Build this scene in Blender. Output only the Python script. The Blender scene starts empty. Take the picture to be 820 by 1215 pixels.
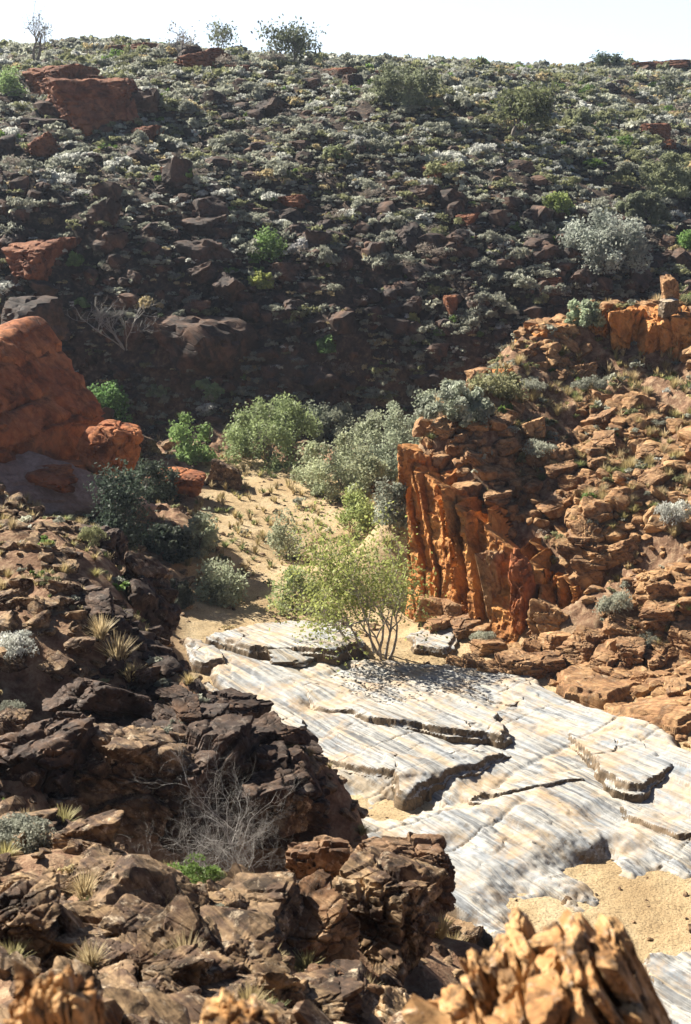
import bpy, bmesh, math, random
import numpy as np
from mathutils import Vector, Matrix, Euler
rs = np.random.RandomState
C = bpy.context.scene.collection
PI = math.pi
# ------------------------------------------------------------------ camera model (photo is 820 x 1215)
CAMZ = 17.0; PITCH = math.radians(15); F = 607.5 / math.tan(math.radians(20))
cp, sp = math.cos(PITCH), math.sin(PITCH)
def ray(px, py):
    a = (px - 410) / F; b = (607.5 - py) / F
    return np.array([a, cp + b * sp, -sp + b * cp])
def W(px, py, D):                      # point at forward distance D seen at a photo position
    d = ray(px, py); return np.array([0, 0, CAMZ]) + d * (D / d[1])
def G(px, py, z=0.0):                  # point at height z
    d = ray(px, py); return np.array([0, 0, CAMZ]) + d * ((z - CAMZ) / d[2])
def project(P):
    P = np.atleast_2d(P); y = P[:, 1]; z = P[:, 2] - CAMZ
    f = y * cp - z * sp; u = y * sp + z * cp
    f = np.maximum(f, .01)
    return 410 + F * P[:, 0] / f, 607.5 - F * u / f, f
# ------------------------------------------------------------------ noise
def _h(ix, iy, iz, seed):
    n = (ix * 374761393 + iy * 668265263 + iz * 2147483647 + seed * 974634777) & 0xffffffff
    n = ((n ^ (n >> 13)) * 1274126177) & 0xffffffff
    n = ((n ^ (n >> 15)) * 2246822519) & 0xffffffff
    return ((n ^ (n >> 16)) & 0xffffff) / float(0xffffff)
def vn(p, seed=0):                     # value noise, about -1..1
    p = np.asarray(p, float)
    if p.shape[-1] == 2: p = np.concatenate([p, np.zeros(p.shape[:-1] + (1,))], -1)
    i = np.floor(p).astype(np.int64); f = p - i; f = f * f * f * (f * (f * 6 - 15) + 10)
    r = 0
    for dx in (0, 1):
        for dy in (0, 1):
            for dz in (0, 1):
                w = (f[..., 0] if dx else 1 - f[..., 0]) * (f[..., 1] if dy else 1 - f[..., 1]) * (f[..., 2] if dz else 1 - f[..., 2])
                r = r + w * _h(i[..., 0] + dx, i[..., 1] + dy, i[..., 2] + dz, seed)
    return r * 2 - 1
def fbm(p, seed=0, o=4, g=.5, ridged=False):
    s = 0; a = 1; t = 0; p = np.asarray(p, float)
    for k in range(o):
        v = vn(p, seed + k)
        if ridged: v = 1 - 2 * np.abs(v)
        s = s + a * v; t += a; a *= g; p = p * 2.03 + 17.3
    return s / t
def sst(a, b, x):
    t = np.clip((x - a) / (b - a), 0, 1); return t * t * (3 - 2 * t)
def sdf(poly, X, Y):                   # positive inside
    poly = np.asarray(poly)[:, :2]; d = np.full(np.shape(X), 1e9); ins = np.zeros(np.shape(X), bool)
    n = len(poly)
    for i in range(n):
        a = poly[i]; b = poly[(i + 1) % n]; e = b - a
        wx = X - a[0]; wy = Y - a[1]
        t = np.clip((wx * e[0] + wy * e[1]) / (e @ e), 0, 1)
        d = np.minimum(d, np.hypot(wx - e[0] * t, wy - e[1] * t))
        c = (a[1] > Y) != (b[1] > Y)
        with np.errstate(divide='ignore', invalid='ignore'):
            xi = (b[0] - a[0]) * (Y - a[1]) / (b[1] - a[1] + 1e-12) + a[0]
        ins ^= c & (X < xi)
    return np.where(ins, d, -d)
# ------------------------------------------------------------------ terrain control points
cps = []
def A(*l):
    for t in l: cps.append(W(*t))
def AG(*l):
    for t in l: cps.append(G(*t))
def AW(*l):
    for t in l: cps.append(np.array(t, float))
# creek floor
AG((260,580,.2),(400,575,.2),(300,640,.1),(330,700,0),(430,600,.1),(240,705,.1),(200,545,.5),(420,540,.3),(170,600,.6),
   (250,800,.2),(350,850,.1),(450,900,.1),(420,1000,0),(560,1000,0),(650,950,.1),(700,1050,.0),(800,1100,0),(820,1200,0),
   (500,820,.1),(620,880,.1),(600,1100,0),(700,1180,0),(430,760,0),(820,980,.25),(820,900,.8),(820,830,1.3),(720,850,.5),
   (650,800,.4),(500,700,.2),(560,735,.25),(640,765,.4),(700,768,.8),(950,1000,.6),(1000,1200,.5),(480,640,.1),(1000,850,2.5),
   (210,770,.3),(330,770,.05))
# right-hand spur
A((493,548,53.6),(540,600,51.3),(600,652,49.3),(660,695,47.5),(700,735,46),
  (620,560,52),(620,500,55),(620,440,58),(620,402,60),(700,368,62),(700,440,59),(700,560,51.5),(700,650,47.5),(700,700,45.6),
  (820,372,61),(820,440,57.5),(820,560,50),(820,650,46),(820,740,43),(820,800,41.5),(520,502,55.5),(565,462,57.8),
  (1000,360,58),(1000,560,48),(1000,700,43),(1200,360,58),(1300,600,46))
AW((2,60,.2),(5,65,.4),(8,70,1),(14,74,4),(22,78,7.5),(3.2,56.5,.3),(12,67,6),(30,75,9),(2,72,.2),(-3,75,.3))
# far hillside
for px, dz in ((-420,1.5),(-180,1),(0,.3),(200,0),(400,0),(560,0)):
    s = 1 + dz * .0
    A((px,500,80),(px,440,81.5),(px,385,83.3),(px,300,88),(px,200,98),(px,130,114))
A((-420,62,134),(-180,70,134),(0,82,135),(200,78,134),(400,87,138),(560,92,147))
A((700,440,81.5),(700,350,86),(700,270,94),(700,200,107),(700,130,132),(700,92,170))
A((820,440,83),(820,350,89),(820,280,98),(820,200,121),(820,130,150),(820,90,186))
A((1100,350,92),(1100,280,105),(1100,200,125),(1100,130,152),(1100,75,190))
for px in (-420,0,400,820,1100):
    A((px,95,230)); p = W(px, 120, 320); cps.append(p)
# near left bank
AW((0,0,15.3),(-3,0,15.5),(3,0,15.1),(-8,2,15.5),(8,0,14),(0,-8,15.6),(-9,-6,16.5),(9,-6,15),(1.4,3.4,14.2),(3,6,11),(5,10,7),(8,14,3),(10,20,.4),(14,14,1),(16,20,.5),(5.5,17,2.2),(-25,10,13),(-30,30,11),(-25,40,8))
A((0,1215,7),(200,1215,7.2),(330,1215,8),(450,1215,9),(0,1100,10.5),(200,1120,10.3),(0,1010,14),(100,985,14.6),(200,1050,12.8),
  (330,1100,11.3),(400,1150,10.5),(490,1170,11.3),(-150,1100,10.5),(-200,900,19),
  (100,900,18.8),(150,878,19.8),(0,900,20),(0,800,22.6),(0,700,26),(0,620,30),(0,592,32),(-150,560,33),(-150,700,27),
  (230,893,19.6),(300,885,20.2),(150,1000,18.3),(250,1050,18.7),(330,1070,18.8),(395,1050,18.9),
  (100,642,31),(150,700,29.0),(180,760,27),(215,822,25),(100,735,24.6),(140,775,23.8),(150,865,22.6),(90,865,22.2),(290,866,23.5),(390,935,19.6),(425,1010,17.6),(400,1112,12.6),(505,1105,13.4))
AW((-1.2,16.5,5.7),(-.3,16.3,5.8),(-2.4,17,6.0),(-1.6,15,6.6))                 # the dark hollow
AW((-3.2,30,2.2),(-1.6,27.5,1.8),(-.2,24.5,1.6),(1.2,22,1.6),(2.5,19.5,2),(3.5,17.2,2.6),(-4.6,34,1.2),(-6.5,38,.8),(-8,42,.9),(-9,47,1.6),(-10,52,2.4))
AW((-16,38,5),(-18,46,5),(-17,54,4),(-16,62,3),(-14,70,1.5),(-25,60,7),(-9.5,58,1.5))
cps = np.array(cps)
def _rbf(P, Q): return np.sqrt(((P[:, None, :] - Q[None, :, :]) ** 2).sum(-1) + .7)
_K = _rbf(cps[:, :2], cps[:, :2]); _n = len(cps)
_M = np.zeros((_n + 1, _n + 1)); _M[:_n, :_n] = _K + np.eye(_n) * -.03; _M[:_n, _n] = 1; _M[_n, :_n] = 1
_w = np.linalg.solve(_M, np.append(cps[:, 2], 0))
floor_poly = [G(*t)[:2] for t in ((235,560),(300,548),(440,560),(480,640),(505,700),(560,740),(640,772),(700,800),(820,905),(900,1000),(900,1300),(620,1300),(590,1120),(440,1030),(400,975),(310,890),(225,815),(200,760),(225,650))]
def base_h(X, Y):
    s = np.shape(X); X = np.ravel(X); Y = np.ravel(Y); out = np.empty(len(X))
    for i in range(0, len(X), 20000):
        q = np.stack([X[i:i+20000], Y[i:i+20000]], 1)
        out[i:i+20000] = _rbf(q, cps[:, :2]) @ _w[:_n] + _w[_n]
    far = sst(240, 420, np.hypot(X, Y)); near = np.hypot(X, Y)
    out = out * (1 - far) + 8 * far
    out = np.maximum(out, -.5)
    return out.reshape(s)
def masks(X, Y):
    fl = sst(-.6, .8, sdf(floor_poly, X, Y))
    hill = sst(76, 84, Y) * (1 - sst(4, 10, X) * sst(78, 72, Y))
    return fl, hill
SD = np.array([.62, -.78]); ST = np.array([.78, .62])       # strike of the beds and the direction across it
def H(X, Y):
    X = np.asarray(X, float); Y = np.asarray(Y, float)
    z = base_h(X, Y); fl, hill = masks(X, Y)
    p = np.stack([X, Y], -1); q = np.stack([X * SD[0] + Y * SD[1], (X * ST[0] + Y * ST[1]) * 2.2], -1)
    nh = 1.5 * fbm(p / 13 + 5, 11, 2) + .75 * fbm(q / 7, 12, 3, ridged=True) + .35 * fbm(p / 1.7, 13, 3)
    nr = .42 * fbm(q / 2.6, 21, 3, ridged=True) + .16 * fbm(p / .8, 22, 3)
    nr = nr * sst(2, 9, np.hypot(X, Y)) * np.where(Y > 36, 1.25, .65)
    nf = .05 * fbm(p / 2.5, 31, 3) + .03 * fbm(p / .4, 32, 2)
    rest = nr * (1 - hill) + nh * hill * (1 - sst(200, 300, Y))
    return z + rest * (1 - fl) + nf * fl
def visible(P, lift=.3, n=48):
    P = np.atleast_2d(P); ok = np.ones(len(P), bool)
    c = np.array([0, 0, CAMZ]); e = P + np.array([0, 0, lift])
    for t in np.linspace(.12, .97, n):
        q = c + (e - c) * t
        ok &= (_zmap(q[:, 0], q[:, 1]) < q[:, 2] + .05)
    return ok
_gx = np.arange(-75, 76, .4); _gy = np.arange(0, 232, .4)
_GX, _GY = np.meshgrid(_gx, _gy); _GZ = H(_GX, _GY)
def _zmap(x, y):
    fx = np.clip((x + 75) / .4, 0, len(_gx) - 2); fy = np.clip(y / .4, 0, len(_gy) - 2)
    i = fx.astype(int); j = fy.astype(int); a = fx - i; b = fy - j
    return (_GZ[j, i] * (1-a) + _GZ[j, i+1] * a) * (1-b) + (_GZ[j+1, i] * (1-a) + _GZ[j+1, i+1] * a) * b
def hit(px, py, far=220, start=4):
    d = ray(px, py); d = d / d[1]
    ts = np.concatenate([np.arange(start, 60, .05), np.arange(60, far, .15)])
    P = np.array([0, 0, CAMZ]) + ts[:, None] * d
    b = P[:, 2] < _zmap(P[:, 0], P[:, 1])
    k = int(np.argmax(b)) if b.any() else len(ts) - 1
    x, y = P[k, 0], P[k, 1]
    if not b.any():                          # ray clears the ridge: stand on the ridge below it
        yy = np.arange(100, 200, .5); xx = d[0] * yy
        zz = _zmap(xx, yy); k = int(np.argmax((zz - CAMZ) / yy)); x, y = xx[k], yy[k]
    return np.array([x, y, float(H(np.array([x]), np.array([y]))[0])])
# ------------------------------------------------------------------ mesh helpers
def mk(name, V, Fs, mat, smooth=True, parent=None, tint=None, sharp=None, link=True, zone=None):
    me = bpy.data.meshes.new(name)
    if not isinstance(Fs, (list, tuple)): Fs = [Fs]
    Fs = [f for f in Fs if len(f)]
    V = np.asarray(V, np.float32)
    me.vertices.add(len(V)); me.vertices.foreach_set('co', V.ravel())
    nl = sum(f.size for f in Fs); npoly = sum(len(f) for f in Fs)
    me.loops.add(nl); me.loops.foreach_set('vertex_index', np.concatenate([f.ravel() for f in Fs]).astype(np.int32))
    me.polygons.add(npoly)
    tot = np.concatenate([np.full(len(f), f.shape[1]) for f in Fs]); st = np.concatenate([[0], np.cumsum(tot)[:-1]])
    me.polygons.foreach_set('loop_start', st.astype(np.int32))
    me.polygons.foreach_set('use_smooth', np.full(npoly, smooth))
    if tint is not None:
        a = me.color_attributes.new('tint', 'FLOAT_COLOR', 'POINT')
        t = np.ones((len(V), 4), np.float32); t[:, :3] = tint; a.data.foreach_set('color', t.ravel())
    if zone is not None:
        a = me.color_attributes.new('zone', 'FLOAT_COLOR', 'POINT')
        t = np.ones((len(V), 4), np.float32); t[:, :3] = zone; a.data.foreach_set('color', t.ravel())
    me.update(calc_edges=True); me.validate()
    me.materials.append(mat)
    if smooth and sharp: me.set_sharp_from_angle(angle=math.radians(sharp))
    if not link: return me
    o = bpy.data.objects.new(name, me); C.objects.link(o)
    if parent: o.parent = parent
    return o
def empty(name, loc, rz=0):
    o = bpy.data.objects.new(name, None); o.location = loc; o.rotation_euler = (0, 0, rz); o.empty_display_size = .3
    C.objects.link(o); return o
def tag(o, label=None, cat=None, group=None, kind=None):
    if label: o['label'] = label
    if cat: o['category'] = cat
    if group: o['group'] = group
    if kind: o['kind'] = kind
    return o
def use(name, me, loc, rot=(0, 0, 0), sc=(1, 1, 1), parent=None):
    o = bpy.data.objects.new(name, me); o.location = loc; o.rotation_euler = rot; o.scale = sc
    C.objects.link(o)
    if parent: o.parent = parent
    return o
# ------------------------------------------------------------------ materials
def newmat(name):
    m = bpy.data.materials.new(name); m.use_nodes = True; nt = m.node_tree
    b = nt.nodes['Principled BSDF']; b.inputs['Roughness'].default_value = .85
    b.inputs['Specular IOR Level'].default_value = .25
    return m, nt, b
class NT:
    def __init__(s, nt): s.nt = nt; s.N = nt.nodes; s.L = nt.links
    def n(s, t, **k):
        x = s.N.new(t)
        for a, v in k.items(): setattr(x, a, v)
        return x
    def pos(s): return s.n('ShaderNodeNewGeometry').outputs['Position']
    def mapping(s, vec, rot=(0,0,0), scale=(1,1,1)):
        m = s.n('ShaderNodeMapping'); m.inputs['Rotation'].default_value = (0, 0, rot[2]); s.L.new(vec, m.inputs['Vector'])
        m1 = s.n('ShaderNodeMapping'); m1.inputs['Rotation'].default_value = (rot[0], 0, 0); s.L.new(m.outputs[0], m1.inputs['Vector'])
        m2 = s.n('ShaderNodeMapping'); m2.inputs['Scale'].default_value = scale; s.L.new(m1.outputs[0], m2.inputs['Vector']); return m2.outputs[0]
    def noise(s, vec, scale, detail=5, rough=.6, dist=0):
        x = s.n('ShaderNodeTexNoise'); x.inputs['Scale'].default_value = scale; x.inputs['Detail'].default_value = detail
        x.inputs['Roughness'].default_value = rough; x.inputs['Distortion'].default_value = dist
        s.L.new(vec, x.inputs['Vector']); return x.outputs['Fac']
    def ramp(s, fac, stops):
        r = s.n('ShaderNodeValToRGB'); cr = r.color_ramp
        while len(cr.elements) < len(stops): cr.elements.new(.5)
        for e, (p, c) in zip(cr.elements, stops):
            e.position = p; e.color = (*c, 1) if not np.isscalar(c) else (c, c, c, 1)
        s.L.new(fac, r.inputs[0]); return r.outputs[0]
    def mix(s, fac, a, b, mode='MIX'):
        m = s.n('ShaderNodeMix', data_type='RGBA', blend_type=mode)
        for i, v in ((0, fac), (6, a), (7, b)):
            if isinstance(v, (int, float)): m.inputs[i].default_value = v
            elif isinstance(v, tuple): m.inputs[i].default_value = (*v, 1)
            else: s.L.new(v, m.inputs[i])
        return m.outputs[2]
    def math(s, op, a, b=0.0):
        m = s.n('ShaderNodeMath', operation=op)
        for i, v in ((0, a), (1, b)):
            if isinstance(v, (int, float)): m.inputs[i].default_value = v
            else: s.L.new(v, m.inputs[i])
        return m.outputs[0]
    def bump(s, h, strength, dist, prev=None):
        b = s.n('ShaderNodeBump'); b.inputs['Strength'].default_value = strength; b.inputs['Distance'].default_value = dist
        s.L.new(h, b.inputs['Height'])
        if prev is not None: s.L.new(prev, b.inputs['Normal'])
        return b.outputs[0]
STR = math.atan2(.78, .62)                     # turns the strike onto the x axis
def rock_mat(name, cols, sc=1.0, band=.5, varnish=.5, pale=.3, bump=.08, palecol=(.46,.36,.27)):
    """cols: dark, mid, bright colours of the stone"""
    m, nt, b = newmat(name); k = NT(nt); P = k.pos()
    oi = k.n('ShaderNodeObjectInfo').outputs['Random']
    st = k.mapping(P, (math.radians(62), 0, STR), (.35 * sc, 1.2 * sc, 3.2 * sc))
    n1 = k.noise(P, 1.1 * sc, 6, .62, .4); n2 = k.noise(st, 2.2, 6, .65, .3); n3 = k.noise(P, 7 * sc, 5, .7)
    f = k.mix(band, n1, n2)
    c = k.ramp(f, [(.3, cols[0]), (.45, cols[1]), (.58, cols[2]), (.7, tuple(min(1, x * 1.25) for x in cols[2]))])
    # per-stone shift between weathered and fresh
    c = k.mix(k.math('MULTIPLY', oi, .55), c, tuple(x * .8 + .03 for x in cols[1]))
    v = k.ramp(k.noise(P, 2.3 * sc, 6, .7, .6), [(.48, 0.0), (.62, 1.0)])
    c = k.mix(k.math('MULTIPLY', v, varnish), c, tuple(x * .38 for x in cols[0]))
    pl = k.ramp(k.noise(P, 4.1 * sc, 6, .72, .2), [(.56, 0.0), (.68, 1.0)])
    c = k.mix(k.math('MULTIPLY', pl, pale), c, palecol)
    g = k.ramp(n3, [(.3, .72), (.7, 1.18)])
    c = k.mix(1.0, c, g, 'MULTIPLY')
    cr = k.n('ShaderNodeTexVoronoi', feature='DISTANCE_TO_EDGE'); cr.inputs['Scale'].default_value = 1.0
    k.L.new(k.mapping(P, (math.radians(62), 0, STR), (.7 * sc, 1.6 * sc, 3.4 * sc)), cr.inputs['Vector'])
    ce = k.ramp(cr.outputs['Distance'], [(0, 0.0), (.05, 1.0)])
    nrm = k.bump(ce, .5, bump * .5)
    nrm = k.bump(n2, .7, bump * .9, nrm); nrm = k.bump(n3, .6, bump * .3, nrm)
    k.L.new(c, b.inputs['Base Color']); k.L.new(nrm, b.inputs['Normal'])
    return m
M = {}
M['red'] = rock_mat('red_boulder_rock', ((.13,.04,.018), (.36,.115,.04), (.56,.22,.085)), .5, .25, .65, .3, .2, (.52,.33,.21))
M['spur'] = rock_mat('orange_brown_rock', ((.085,.045,.025), (.30,.155,.07), (.54,.33,.16)), .9, .5, .55, .55, .09, (.52,.40,.27))
M['cliff'] = rock_mat('orange_cliff_rock', ((.19,.07,.024), (.52,.21,.058), (.68,.34,.11)), .8, .45, .48, .25, .12)
M['hillrock'] = rock_mat('dark_hill_rock', ((.018,.016,.017), (.052,.038,.034), (.17,.10,.068)), .6, .3, .5, .15, .14, (.22,.16,.12))
M['near'] = rock_mat('brown_weathered_rock', ((.018,.012,.009), (.11,.062,.036), (.42,.28,.15)), 1.7, .5, .75, .85, .045, (.60,.48,.34))  # dark base, with random pale patches standing in for sunlit spots
M['hillred'] = rock_mat('dark_red_hill_boulder_rock', ((.07,.025,.015), (.21,.075,.035), (.36,.15,.07)), .6, .3, .6, .2, .15, (.32,.20,.14))
M['rusty'] = rock_mat('rusty_brown_rock', ((.018,.011,.008), (.17,.085,.04), (.42,.26,.14)), 2.0, .35, .6, .5, .04, (.60,.48,.36))
M['pink'] = rock_mat('pinkish_grey_rock', ((.20,.11,.09), (.42,.27,.21), (.55,.40,.33)), .8, .5, .3, .4, .1)
M['rust'] = rock_mat('rusty_outcrop_rock', ((.07,.03,.014), (.46,.23,.08), (.68,.43,.20)), 3.4, .25, .85, .6, .022, (.68,.58,.47))
M['varnish'] = rock_mat('black_varnished_rock', ((.012,.010,.009), (.05,.03,.022), (.15,.085,.05)), 1.2, .4, .5, .45, .05, (.40,.33,.27))  # desert varnish, its black also painting in the left bank's shade
def ground_mat():
    m, nt, b = newmat('ground_soil'); k = NT(nt); P = k.pos()
    at = k.n('ShaderNodeVertexColor', layer_name='zone').outputs[0]
    sep = k.n('ShaderNodeSeparateColor'); k.L.new(at, sep.inputs[0])
    n1 = k.noise(P, .5, 6, .65); n2 = k.noise(P, 3.5, 6, .7); n3 = k.noise(P, 18, 4, .7)
    soil = k.ramp(n2, [(.3, (.10,.05,.028)), (.48, (.24,.14,.085)), (.6, (.37,.25,.155)), (.72, (.48,.39,.26))])
    hill = k.ramp(n2, [(.34, (.02,.016,.014)), (.5, (.05,.035,.028)), (.62, (.13,.09,.062)), (.74, (.32,.25,.17))])
    sand = k.ramp(n1, [(.35, (.40,.28,.15)), (.5, (.50,.37,.21)), (.65, (.57,.45,.28))])
    sp_ = k.ramp(n3, [(.38, .45), (.5, 1.0)])
    sand = k.mix(.8, sand, sp_, 'MULTIPLY')
    c = k.mix(sep.outputs[1], soil, hill); c = k.mix(sep.outputs[0], c, sand)
    nr = k.bump(n2, .8, .12); nr = k.bump(n3, .9, .03, nr)
    k.L.new(c, b.inputs['Base Color']); k.L.new(nr, b.inputs['Normal']); b.inputs['Roughness'].default_value = .95
    return m
M['ground'] = ground_mat()
def white_mat():
    m, nt, b = newmat('streaked_white_quartzite'); k = NT(nt); P = k.pos()
    v = k.mapping(P, (0, 0, STR), (.16, 1.5, 1.0)); v2 = k.mapping(P, (0, 0, STR + .05), (.2, 5.0, 3.0))
    v3 = k.mapping(P, (0, 0, STR - .03), (.6, 11.0, 6.0))
    a = k.noise(v, 1.6, 7, .6, .9); s = k.noise(v2, .9, 8, .74, .9); t = k.noise(v3, .8, 7, .78, .8); w = k.noise(P, .42, 5, .6)
    c = k.ramp(a, [(.30, (.26,.29,.32)), (.40, (.39,.405,.42)), (.52, (.50,.485,.445)), (.64, (.46,.38,.275))])
    dk = k.ramp(s, [(.46, 0.0), (.58, .95)])
    patch = k.ramp(w, [(.34, .45), (.55, 1.0)])
    c = k.mix(k.math('MULTIPLY', dk, patch), c, (.13,.135,.145))
    dt = k.ramp(t, [(.54, 0.0), (.64, .8)])
    c = k.mix(k.math('MULTIPLY', dt, .75), c, (.17,.155,.14))
    st = k.ramp(k.noise(P, .8, 6, .7, .5), [(.48, 0.0), (.64, .8)])
    c = k.mix(st, c, (.50,.36,.22))
    gg = k.ramp(k.noise(P, 9, 5, .7), [(.3, .8), (.6, 1.05)])
    c = k.mix(1.0, c, gg, 'MULTIPLY')
    # steep broken slab edges: brown stone, darkened to carry the shade of those faces
    nz = k.n('ShaderNodeSeparateXYZ'); k.L.new(k.n('ShaderNodeNewGeometry').outputs['True Normal'], nz.inputs[0])
    e = k.ramp(nz.outputs[2], [(.45, 1.0), (.78, 0.0)])
    c = k.mix(e, c, k.ramp(t, [(.35, (.05,.04,.028)), (.6, (.22,.155,.095))]))
    nr = k.bump(s, .6, .03); nr = k.bump(t, .6, .015, nr); nr = k.bump(a, .5, .08, nr)
    k.L.new(c, b.inputs['Base Color']); k.L.new(nr, b.inputs['Normal']); b.inputs['Roughness'].default_value = .7
    return m
M['white'] = white_mat()
def leaf_mat():
    m, nt, b = newmat('leaves'); k = NT(nt)
    at = k.n('ShaderNodeVertexColor', layer_name='tint').outputs[0]
    P = k.pos(); n = k.ramp(k.noise(P, 2.2, 4, .6), [(.3, .7), (.7, 1.3)])
    c = k.mix(1.0, at, n, 'MULTIPLY')
    tr = k.n('ShaderNodeBsdfTranslucent'); mx = k.n('ShaderNodeMixShader'); mx.inputs[0].default_value = .42
    k.L.new(c, b.inputs['Base Color']); k.L.new(c, tr.inputs['Color']); b.inputs['Roughness'].default_value = .6
    k.L.new(b.outputs[0], mx.inputs[1]); k.L.new(tr.outputs[0], mx.inputs[2])
    k.L.new(mx.outputs[0], nt.nodes['Material Output'].inputs['Surface'])
    return m
M['leaf'] = leaf_mat()
def bark_mat(name, a, c_):
    m, nt, b = newmat(name); k = NT(nt); P = k.pos()
    c = k.ramp(k.noise(P, 9, 5, .7), [(.35, a), (.65, c_)]); k.L.new(c, b.inputs['Base Color'])
    return m
M['bark'] = bark_mat('grey_bark', (.10,.085,.07), (.33,.29,.25))
M['palebark'] = bark_mat('pale_smooth_bark', (.22,.19,.16), (.48,.44,.39))
M['deadwood'] = bark_mat('bleached_dead_wood', (.26,.24,.22), (.48,.46,.43))
# ------------------------------------------------------------------ setting: ground sheet
def axis(segs):
    out = [segs[0][0]]
    for a, b, s in segs:
        n = max(1, int(round((b - a) / s))); out += list(np.linspace(a, b, n + 1)[1:])
    return np.array(out)
gx = axis([(-3000,-300,300),(-300,-80,10),(-80,-24,.7),(-24,-14,.25),(-14,14,.13),(14,26,.22),(26,80,.7),(80,300,10),(300,3000,300)])
gy = axis([(-400,-20,20),(-20,4,1),(4,68,.15),(68,80,.3),(80,150,.3),(150,200,.6),(200,300,5),(300,3500,200)])
GX, GY = np.meshgrid(gx, gy); GZ = H(GX, GY)
bed_poly = [G(*t)[:2] for t in ((215,770),(300,790),(420,788),(560,795),(615,805),(690,858),(760,888),(830,935),(940,1020),(940,1300),(620,1300),(580,1110),(420,1010),(370,940),(290,870))]
def bed_h(X, Y, z0):
    p = np.stack([X, Y], -1); s = X * SD[0] + Y * SD[1]; t = X * ST[0] + Y * ST[1]
    n = fbm(np.stack([s * .13, t * .38], -1) + 3.1, 41, 4); kq = 5.0
    u = (n * 1.1 + .04 * fbm(p * 1.2, 45, 3)) * kq; fr = u - np.floor(u)
    terr = (np.floor(u) + sst(.0, .10, fr) + .35 * fr) / kq
    d = sdf(bed_poly, X, Y)
    wob = .06 * fbm(np.stack([s * .25, t * 3.0], -1), 42, 4, ridged=True) + .02 * fbm(p * 5, 43, 3)
    # joints across the beds
    j = np.abs(vn(np.stack([s * .55 + .3 * vn(p * .4, 46), t * .12], -1), 47)); jt = -.05 * sst(.04, .0, j)
    z = z0 + .26 + .22 * terr + wob + jt
    for (px, py, r, dep) in ((775,1065,2.1,.5),(500,955,1.0,.42),(640,1085,1.3,.42),(700,1120,1.2,.4),(690,1030,.9,.34),(540,1010,.6,.18),(720,985,.7,.15),(440,850,.7,.12),(385,850,.9,.3),(810,1100,2.2,.5),(430,958,1.3,.3),(560,948,1.2,.25)):
        c = G(px, py); dd = np.hypot((X - c[0]), (Y - c[1]) * (1.0 if dep > .4 else 1.0)) / r + .4 * fbm(p * .9, 48, 5)
        z -= dep * sst(1.3, .25, dd)
    return z - 1.1 * sst(.35, -.5, d + .35 * fbm(p * .8, 44, 3))
fl, hill = masks(GX, GY)
idx = np.arange(GX.size).reshape(GX.shape)
quads = np.stack([idx[:-1, :-1], idx[:-1, 1:], idx[1:, 1:], idx[1:, :-1]], -1).reshape(-1, 4)
zone = np.stack([fl.ravel(), hill.ravel(), 0 * fl.ravel()], 1)
o = mk('ground', np.stack([GX, GY, GZ], -1).reshape(-1, 3), quads, M['ground'], True, zone=zone)
tag(o, 'sandy creek floor and stony red soil of the slopes', 'ground', kind='structure')
bx = np.arange(-8, 14.6, .055); by = np.arange(19.5, 48.5, .055)
BX, BY = np.meshgrid(bx, by)
bz0 = base_h(BX, BY); BZ = bed_h(BX, BY, np.minimum(bz0, 1.6))
idx = np.arange(BX.size).reshape(BX.shape)
quads = np.stack([idx[:-1, :-1], idx[:-1, 1:], idx[1:, 1:], idx[1:, :-1]], -1).reshape(-1, 4)
keep = (BZ - bz0 > -.25); kq = keep.ravel()[quads].any(1); quads = quads[kq]
u, inv = np.unique(quads, return_inverse=True)
o = mk('creek_bedrock', np.stack([BX, BY, BZ], -1).reshape(-1, 3)[u], inv.reshape(quads.shape), M['white'], True, sharp=38)
tag(o, 'white streaked bedrock pavement of the dry creek', 'bedrock', kind='structure')
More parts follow.
